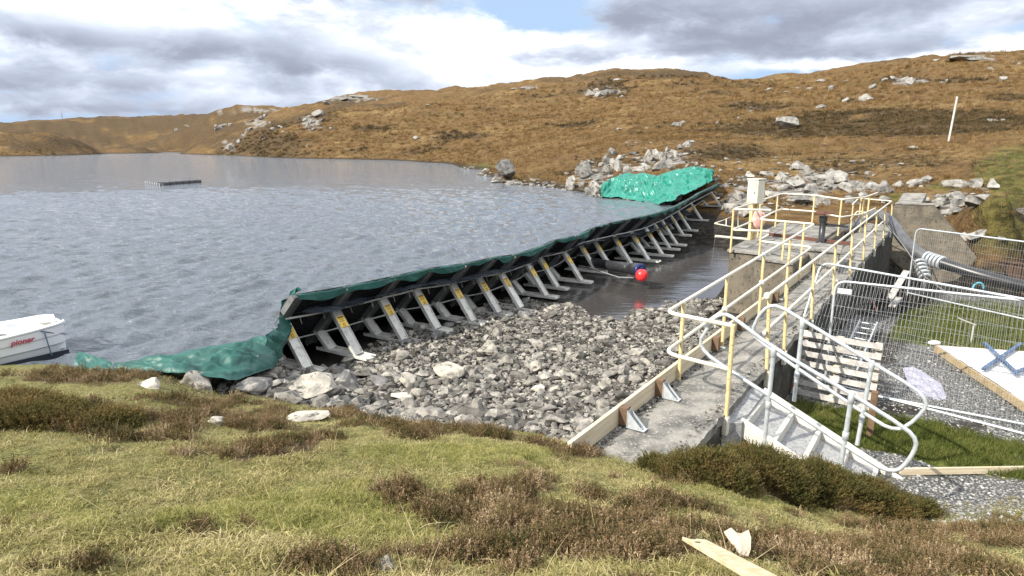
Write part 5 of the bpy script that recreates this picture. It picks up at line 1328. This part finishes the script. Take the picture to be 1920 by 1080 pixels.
def blades(seed, nb, h, rad, w, lean=.6, seg=3, hv=.5):
    r = np.random.default_rng(seed); V = []; F = []
    for _ in range(nb):
        a = r.uniform(0, 6.28); d = rad * math.sqrt(r.random()); p0 = np.array([d * math.cos(a), d * math.sin(a), -.01])
        az_ = r.uniform(0, 6.28); L = h * r.uniform(1 - hv, 1 + hv); ln = lean * r.uniform(.2, 1.5); dr = np.array([math.cos(az_), math.sin(az_), 0]); sd_ = np.array([-dr[1], dr[0], 0]) * w * r.uniform(.6, 1.3)
        bse = len(V)
        for k in range(seg + 1):
            t = k / seg; p = p0 + np.array([0, 0, 1]) * L * t * (1 - .35 * ln * t) + dr * L * ln * t * t; ww = (1 - t) ** .7
            V += [p - sd_ * ww, p + sd_ * ww]
        for k in range(seg): F.append((bse + 2 * k, bse + 2 * k + 1, bse + 2 * k + 3, bse + 2 * k + 2))
    return np.array(V), np.array(F)


def sprigs(seed, ns, h, rad, leaf, nl=13):
    """heather: thin woody stems set with small scaly shoots"""
    r = np.random.default_rng(seed); V = []; F = []
    def quad(c, u, v):
        b_ = len(V); V.extend([c - u - v, c + u - v * .3, c + u * .6 + v, c - u * .4 + v * .8]); F.append((b_, b_ + 1, b_ + 2, b_ + 3))
    for _ in range(ns):
        a = r.uniform(0, 6.28); d = rad * math.sqrt(r.random()); dr = np.array([math.cos(a), math.sin(a), 0])
        L = h * r.uniform(.6, 1.15) * (1 - .35 * (d / rad) ** 2); p0 = dr * d * .55; tip_ = dr * d * 1.15 + np.array([r.normal(0, .02), r.normal(0, .02), L])
        sdv = np.array([-dr[1], dr[0], 0]) * .0022; b_ = len(V); V.extend([p0 - sdv, p0 + sdv, tip_ + sdv * .4, tip_ - sdv * .4]); F.append((b_, b_ + 1, b_ + 2, b_ + 3))
        for k in range(nl):
            t = .3 + .75 * (k + r.random()) / nl; c = p0 + (tip_ - p0) * t + r.normal(0, leaf * .8, 3)
            u = r.normal(size=3); u /= np.linalg.norm(u); u[2] += .5; v = r.normal(size=3); v -= u * (u @ v) / (u @ u); v /= np.linalg.norm(v); s = leaf * r.uniform(.6, 1.3)
            quad(c, u * s * 1.25, v * s * .55)
    return np.array(V), np.array(F)


def source_collection(name, meshes, m):
    c = bpy.data.collections.new(name)
    for k, (v, f) in enumerate(meshes):
        me_ = mesh_np(name, v, f); me_.materials.append(m); o = bpy.data.objects.new(f'{name}_{k:02d}', me_); c.objects.link(o)
    return c


def scatter(name, pts, scl, coll, nkinds, seed, tilt=.2, kind='stuff'):
    r = np.random.default_rng(seed); n = len(pts)
    me_ = bpy.data.meshes.new(name); me_.vertices.add(n); me_.vertices.foreach_set('co', np.asarray(pts, np.float32).ravel())
    rot = np.c_[r.normal(0, tilt, n), r.normal(0, tilt, n), r.uniform(0, 6.28, n)].astype(np.float32)
    a = me_.attributes.new('rot', 'FLOAT_VECTOR', 'POINT'); a.data.foreach_set('vector', rot.ravel())
    a = me_.attributes.new('scl', 'FLOAT', 'POINT'); a.data.foreach_set('value', np.asarray(scl, np.float32))
    a = me_.attributes.new('idx', 'INT', 'POINT'); a.data.foreach_set('value', r.integers(0, nkinds, n).astype(np.int32))
    o = bpy.data.objects.new(name, me_); COL.objects.link(o); o['kind'] = kind
    ng = bpy.data.node_groups.new(name, 'GeometryNodeTree')
    ng.interface.new_socket('Geometry', in_out='INPUT', socket_type='NodeSocketGeometry'); ng.interface.new_socket('Geometry', in_out='OUTPUT', socket_type='NodeSocketGeometry')
    N = ng.nodes; gi_ = N.new('NodeGroupInput'); go = N.new('NodeGroupOutput'); iop = N.new('GeometryNodeInstanceOnPoints'); ci = N.new('GeometryNodeCollectionInfo')
    ci.inputs['Collection'].default_value = coll; ci.inputs['Separate Children'].default_value = True; ci.inputs['Reset Children'].default_value = True
    def na(nm, typ): q = N.new('GeometryNodeInputNamedAttribute'); q.data_type = typ; q.inputs['Name'].default_value = nm; return q.outputs['Attribute']
    e2r = N.new('FunctionNodeEulerToRotation'); Lk = ng.links.new
    m2p = N.new('GeometryNodeMeshToPoints')
    Lk(gi_.outputs[0], m2p.inputs['Mesh']); Lk(m2p.outputs[0], iop.inputs['Points']); Lk(ci.outputs[0], iop.inputs['Instance']); iop.inputs['Pick Instance'].default_value = True
    Lk(na('idx', 'INT'), iop.inputs['Instance Index']); Lk(na('rot', 'FLOAT_VECTOR'), e2r.inputs[0]); Lk(e2r.outputs[0], iop.inputs['Rotation']); Lk(na('scl', 'FLOAT'), iop.inputs['Scale'])
    Lk(iop.outputs[0], go.inputs[0])
    md = o.modifiers.new('scatter', 'NODES'); md.node_group = ng
    return o


V_TURF = veg_mat('turf_blades', [(.075, .075, .023), (.20, .18, .060), (.34, .295, .125), (.48, .41, .22)], patch=1.6)
V_GREEN = veg_mat('lush_blades', [(.075, .085, .02), (.175, .175, .046), (.285, .265, .09), (.40, .35, .155)], patch=2.0)
V_HEATH = veg_mat('heather_shoots', [(.032, .034, .013), (.075, .070, .024), (.15, .105, .048), (.23, .15, .082), (.44, .35, .22)], patch=2.2, tr=.15)
V_BUSH = veg_mat('bush_heather_shoots', [(.045, .050, .015), (.095, .09, .026), (.16, .115, .042), (.24, .15, .062), (.36, .25, .115)], patch=3.0, tr=.15)
V_MOOR = veg_mat('moor_blades', [(.070, .043, .019), (.160, .098, .040), (.24, .150, .060), (.36, .25, .115)], patch=.10)
V_HILLHEATH = veg_mat('hill_heather_shoots', [(.026, .022, .010), (.058, .043, .019), (.105, .072, .033), (.17, .12, .058)], patch=.2, tr=.1)
V_STRAW = veg_mat('straw_stalks', [(.30, .22, .10), (.42, .33, .17), (.5, .42, .26)], patch=1.0)
V_YARD = veg_mat('yard_blades', [(.030, .042, .008), (.065, .085, .016), (.12, .135, .03), (.19, .18, .06)], patch=1.3)

c_turf = source_collection('turf_tuft', [blades(500 + k, 20, .021, .055, .0024, 1.3) for k in range(6)], V_TURF)
c_green = source_collection('green_tuft', [blades(520 + k, 20, .028, .055, .0024, 1.2) for k in range(5)], V_GREEN)
c_heath = source_collection('heather_sprig', [sprigs(540 + k, 20, .125, .085, .0050, 18) for k in range(7)], V_HEATH)
c_moor = source_collection('moor_tussock', [blades(560 + k, 34, .30, .24, .014, .8) for k in range(6)], V_MOOR)
c_hheath = source_collection('hill_heather_clump', [sprigs(580 + k, 12, .26, .34, .035, 11) for k in range(5)], V_HILLHEATH)
c_straw = source_collection('straw_stalk', [blades(600 + k, 3, .10, .05, .0016, 1.4, 4) for k in range(5)], V_STRAW)
c_yard = source_collection('yard_tuft', [blades(620 + k, 16, .085, .08, .0035, .7) for k in range(5)], V_YARD)


def lookup(px, py, r, lst): return ell(px, py, lst)


rv = np.random.default_rng(77)


def polar(n, r0, r1, a0=-44, a1=44):
    a = np.radians(rv.uniform(a0, a1, n)); r = np.exp(rv.uniform(math.log(r0), math.log(r1), n)); x, y = r * np.sin(a), r * np.cos(a); z = height(x, y)
    px, py = pix(x, y, z); return x, y, z, r, px, py


def on_bank(x, y, z):
    s = x * WD[0] + y * WD[1]; t = x * WN[0] + y * WN[1]
    ok_ = ~((t > -3.12) & (t < -2.0) & (s > 5.75)) & (z > -.95)
    ok_ &= ~(basin_mask(x, y) & (z < -.33)) & (z > LAKE - .05 - 1.2 * (t > -3))
    sr = np.c_[x, y] - SO[None, :2]; sa = sr @ SU[:2]; sb = sr @ SV[:2]
    return ok_ & ~((sa > -.1) & (sa < 2.3) & (sb > -.06) & (sb < 1.12)) & ((t < -2.0) | (s < 9.2))


def heath_at(x, y, px, py):
    h = sstep(ell(px, py, HEATH) + fbm(x * 2.2, y * 2.2, 44, 4) * .85 + .3 * fbm(x * 7, y * 7, 46, 2), .22, .78)
    for bx_, by_, bw_, bh_ in CLEAR[:19]: h = h * ~((np.abs(px - bx_) < bw_ * .52) & (py > by_ - bh_) & (py < by_ + 22))
    return h


x, y, z, r, px, py = polar(64000, 1.75, 11)
hq = heath_at(x, y, px, py); dq = ell(px, py, DIRT); bq = ell(px, py, BRIGHT)
bank = on_bank(x, y, z) & (dq < .55)
isg = bank & (rv.random(len(x)) > hq * .72)
lush = isg & (bq * .55 + .35 * fbm(x * 1.3, y * 1.3, 88, 3) > .34)
tf_ = isg & ~lush
pts = np.c_[x, y, z]
scatter('turf_grass', pts[tf_], (rv.uniform(.55, 1.3, len(x)) * np.clip(.92 + .8 * fbm(x * 3, y * 3, 93, 3), .45, 1.2))[tf_], c_turf, 6, 1)
scatter('lush_grass', pts[lush], rv.uniform(.6, 1.2, lush.sum()), c_green, 5, 2)
x, y, z, r, px, py = polar(42000, 1.75, 11)
hq = heath_at(x, y, px, py); ish = on_bank(x, y, z) & (rv.random(len(x)) < hq * np.clip(.78 + .8 * fbm(x * 3, y * 3, 91, 3), .25, 1))
ish &= ~((px > 1270) & (px < 1470) & (py > 1000) & (r < 3.4) & (rv.random(len(x)) < .92))
scatter('heather', np.c_[x, y, z - .01][ish], rv.uniform(.35, 1.0, ish.sum()) * (.5 + .6 * hq[ish]), c_heath, 7, 3)
x, y, z, r, px, py = polar(700, 1.75, 11); k_ = on_bank(x, y, z)
scatter('dry_stalks', np.c_[x, y, z][k_], rv.uniform(.5, 1.3, k_.sum()), c_straw, 5, 4, .5)

# the big heather bush beside the stairs: one plant with its own shoots and woody stems
def heather_bush(name, blobs_, nclump, label, seed):
    r = np.random.default_rng(seed); VV, FF, b_ = [], [], 0; src = [sprigs(700 + k, 20, .13, .085, .0056, 16) for k in range(6)]
    c0 = np.mean([q[0] for q in blobs_], axis=0)
    root = empty(name, c0, label, 'bush')
    tot = sum(q[1] * q[2] for q in blobs_)
    for c, rx, ry, hh_ in blobs_:
        for _ in range(int(nclump * rx * ry / tot)):
            a = r.uniform(0, 6.28); d = math.sqrt(r.random()); dx_, dy_ = d * math.cos(a), d * math.sin(a)
            x_, y_ = c[0] + dx_ * rx, c[1] + dy_ * ry; gz = float(height(np.array([x_]), np.array([y_]))[0])
            zz_ = gz + hh_ * math.sqrt(max(0, 1 - d * d)) * r.uniform(.75, 1.0)
            v, f = src[r.integers(6)]; an = r.uniform(0, 6.28); ca, sa = math.cos(an), math.sin(an); s = r.uniform(.7, 1.2)
            tx, ty = dx_ * .7, dy_ * .7
            q = np.c_[v[:, 0] * ca - v[:, 1] * sa + v[:, 2] * tx, v[:, 0] * sa + v[:, 1] * ca + v[:, 2] * ty, v[:, 2]] * s
            VV.append(q + np.array([x_, y_, zz_ - .09])); FF.append(f + b_); b_ += len(v)
    sh = link('shoots', mesh_np('shoots', np.concatenate(VV), np.concatenate(FF)), V_BUSH, root); sh['kind'] = 'stuff'
    V2, F2 = [], []; b_ = 0
    for c, rx, ry, hh_ in blobs_:                     # woody underlayer that stops light from passing through
        uu, vv_ = np.meshgrid(np.linspace(0, 2 * math.pi, 19)[:-1], np.linspace(0, 1, 6), indexing='ij')
        X = c[0] + rx * .86 * vv_ * np.cos(uu); Y = c[1] + ry * .86 * vv_ * np.sin(uu); Zg = height(X, Y) + (hh_ - .10) * np.sqrt(np.clip(1 - vv_ ** 2, 0, 1)) - .05
        V2.append(np.c_[X.ravel(), Y.ravel(), Zg.ravel()]); i_ = np.arange(18 * 6).reshape(18, 6) + b_; nx_ = np.roll(i_, -1, 0)
        F2.append(np.stack([i_[:, :-1], i_[:, 1:], nx_[:, 1:], nx_[:, :-1]], -1).reshape(-1, 4)); b_ += 108
    link('stems', mesh_np('stems', np.concatenate(V2), np.concatenate(F2), True), M['brownwood'], root)
    return root


def gp(px, py): return G(px, py)


heather_bush('heather_bush', [(gp(1330, 905), .38, .32, .32), (gp(1435, 912), .44, .38, .42), (gp(1545, 935), .44, .38, .42), (gp(1640, 955), .38, .32, .36), (gp(1250, 885), .26, .2, .16), (gp(1705, 962), .24, .2, .20)], 1250, 'large brown and green heather bush growing against the foot of the stairs', 5)
heather_bush('heather_bush', [(gp(60, 790), .45, .36, .19), (gp(180, 800), .34, .28, .14), (gp(20, 770), .3, .25, .18)], 560, 'dark heather bush on the bank at the left edge of the picture', 6)

# yard grass, channel edge
x, y, z, r, px, py = polar(26000, 8, 30, 18, 44)
s = x * WD[0] + y * WD[1]; t = x * WN[0] + y * WN[1]
yg = (t > -1.95) & (z < -.6) & (((s < 11.45 + .1 * fbm(x * 2, y * 2, 5, 2)) & (s > 9.78 + .12 * t)) | ((s > 16.8 + .6 * fbm(x, y, 9, 3)) & (s < 23.5) & (t > -.9)))
sr = np.c_[x, y] - SO[None, :2]; yg &= ~(((sr @ SU[:2]) < 2.2) & ((sr @ SV[:2]) < 1.12))
scatter('yard_grass', np.c_[x, y, z][yg], rv.uniform(.6, 1.3, yg.sum()) * np.where(s[yg] > 16, 1.3, 1.0), c_yard, 5, 7)

# far hillside
x, y, z, r, px, py = polar(52000, 24, 330, -44, 44)
s = x * WD[0] + y * WD[1]; t = x * WN[0] + y * WN[1]
land = (z > LAKE + .22) & ((t > 1.0) | (y > 34) | (r > 42)) & ~((r < 36) & (t < 1.5)) & (py > 60)
hn_ = fbm(x * .022, y * .022, 51, 5) + .6 * fbm(x * .09, y * .09, 57, 4)
hhq = sstep(ell(px, py, HILLHEATH) + 1.05 * hn_, .22, .70); hgq = sstep(ell(px, py, HILLGREEN) + .4 * hn_, .30, .6)
rk = ell(px, py, [(1500, 350, 150, 45), (1790, 380, 70, 25), (1230, 305, 90, 30), (1120, 335, 45, 35)]) * .55
isr = (rv.random(len(x)) < rk) | (sstep(ell(px, py, ROCKG) * .9 + .7 * fbm(x * .5, y * .5, 66, 4), .55, .75) > .5)
ish = land & (rv.random(len(x)) < hhq) & ~isr; ism = land & ~ish & ~isr & (rv.random(len(x)) > hgq * .8) & (rv.random(len(x)) < .8)
sc_ = np.clip(r / 75, .75, 3.2)
scatter('moor_grass', np.c_[x, y, z - .04][ism], rv.uniform(.6, 1.2, ism.sum()) * sc_[ism], c_moor, 6, 8, .25)
scatter('hill_heather', np.c_[x, y, z - .05][ish], rv.uniform(.5, 1.1, ish.sum()) * sc_[ish], c_hheath, 5, 9, .25)
isgn = land & (hgq > .3) & ~ism & ~ish & (r < 80)
scatter('hill_turf', np.c_[x, y, z][isgn], rv.uniform(1.0, 2.2, isgn.sum()), c_yard, 5, 10, .25)

# small stones left loose among the outcrops and along the shore
x, y, z, r, px, py = polar(40000, 24, 110, -12, 44)
t = x * WN[0] + y * WN[1]
k_ = (z > LAKE - .05) & ((t > .8) | (r > 34)) & (rv.random(len(x)) < np.maximum(rk_ := ell(px, py, [(1500, 350, 150, 35), (1790, 378, 70, 22), (1240, 300, 70, 22), (1120, 335, 40, 30), (1370, 375, 40, 30)]) * .22, .5 * sstep(z, LAKE + .35, LAKE + .05) * (r > 40)))
VV, FF, b_ = [], [], 0
for X_, Y_, Z_, R_ in zip(x[k_], y[k_], z[k_], r[k_]):
    kk = rv.integers(10); q = tv[kk] * np.exp(rv.normal(math.log(.16), .45)) * np.clip(R_ / 45, .7, 1.6) * np.array([1.2, 1, .8]); a = rv.uniform(0, 6.28); ca, sa = math.cos(a), math.sin(a)
    VV.append(np.c_[q[:, 0] * ca - q[:, 1] * sa + X_, q[:, 0] * sa + q[:, 1] * ca + Y_, q[:, 2] + Z_ + .03]); FF.append(tf[kk] + b_); b_ += len(q)
tag(link('scattered_stones', mesh_np('scattered_stones', np.concatenate(VV), np.concatenate(FF)), M['stones']), kind='stuff')

# grit and litter gathered along the foot of the timber board and the walkway edge
VV, FF, b_ = [], [], 0
for k in range(1500):
    s_ = rv.uniform(5.6, 17.5); edge = rv.random()
    t_ = -2.955 + abs(rv.normal(0, .055)) if edge < .6 else -2.10 - abs(rv.normal(0, .07))
    kk = rv.integers(10); q = tv[kk] * np.exp(rv.normal(math.log(.012), .5)); p = Wk(s_, t_, .004); a = rv.uniform(0, 6.28); ca, sa = math.cos(a), math.sin(a)
    VV.append(np.c_[q[:, 0] * ca - q[:, 1] * sa + p[0], q[:, 0] * sa + q[:, 1] * ca + p[1], q[:, 2] + p[2]]); FF.append(tf[kk] + b_); b_ += len(q)
tag(link('walkway_grit', mesh_np('walkway_grit', np.concatenate(VV), np.concatenate(FF)), M['stones']), kind='stuff')
# loose chippings on the yard and path
x, y, z, r, px, py = polar(9000, 6.5, 22, 18, 44)
s = x * WD[0] + y * WD[1]; t = x * WN[0] + y * WN[1]
k_ = (t > -1.9) & (z < -.72)
yg2 = ((s < 11.45) & (s > 9.78 + .12 * t)) | (s > 16.6)
k_ &= ~yg2
VV, FF, b_ = [], [], 0
for X_, Y_, Z_ in zip(x[k_], y[k_], z[k_]):
    kk = rv.integers(10); q = tv[kk] * np.exp(rv.normal(math.log(.018), .35)); a = rv.uniform(0, 6.28); ca, sa = math.cos(a), math.sin(a)
    VV.append(np.c_[q[:, 0] * ca - q[:, 1] * sa + X_, q[:, 0] * sa + q[:, 1] * ca + Y_, q[:, 2] + Z_ + .004]); FF.append(tf[kk] + b_); b_ += len(q)
tag(link('yard_chippings', mesh_np('yard_chippings', np.concatenate(VV), np.concatenate(FF)), mat('pale_chippings', (.36, .35, .33), (.17, .167, .16), 30, .9, rnd=.45, island=True)), kind='stuff')
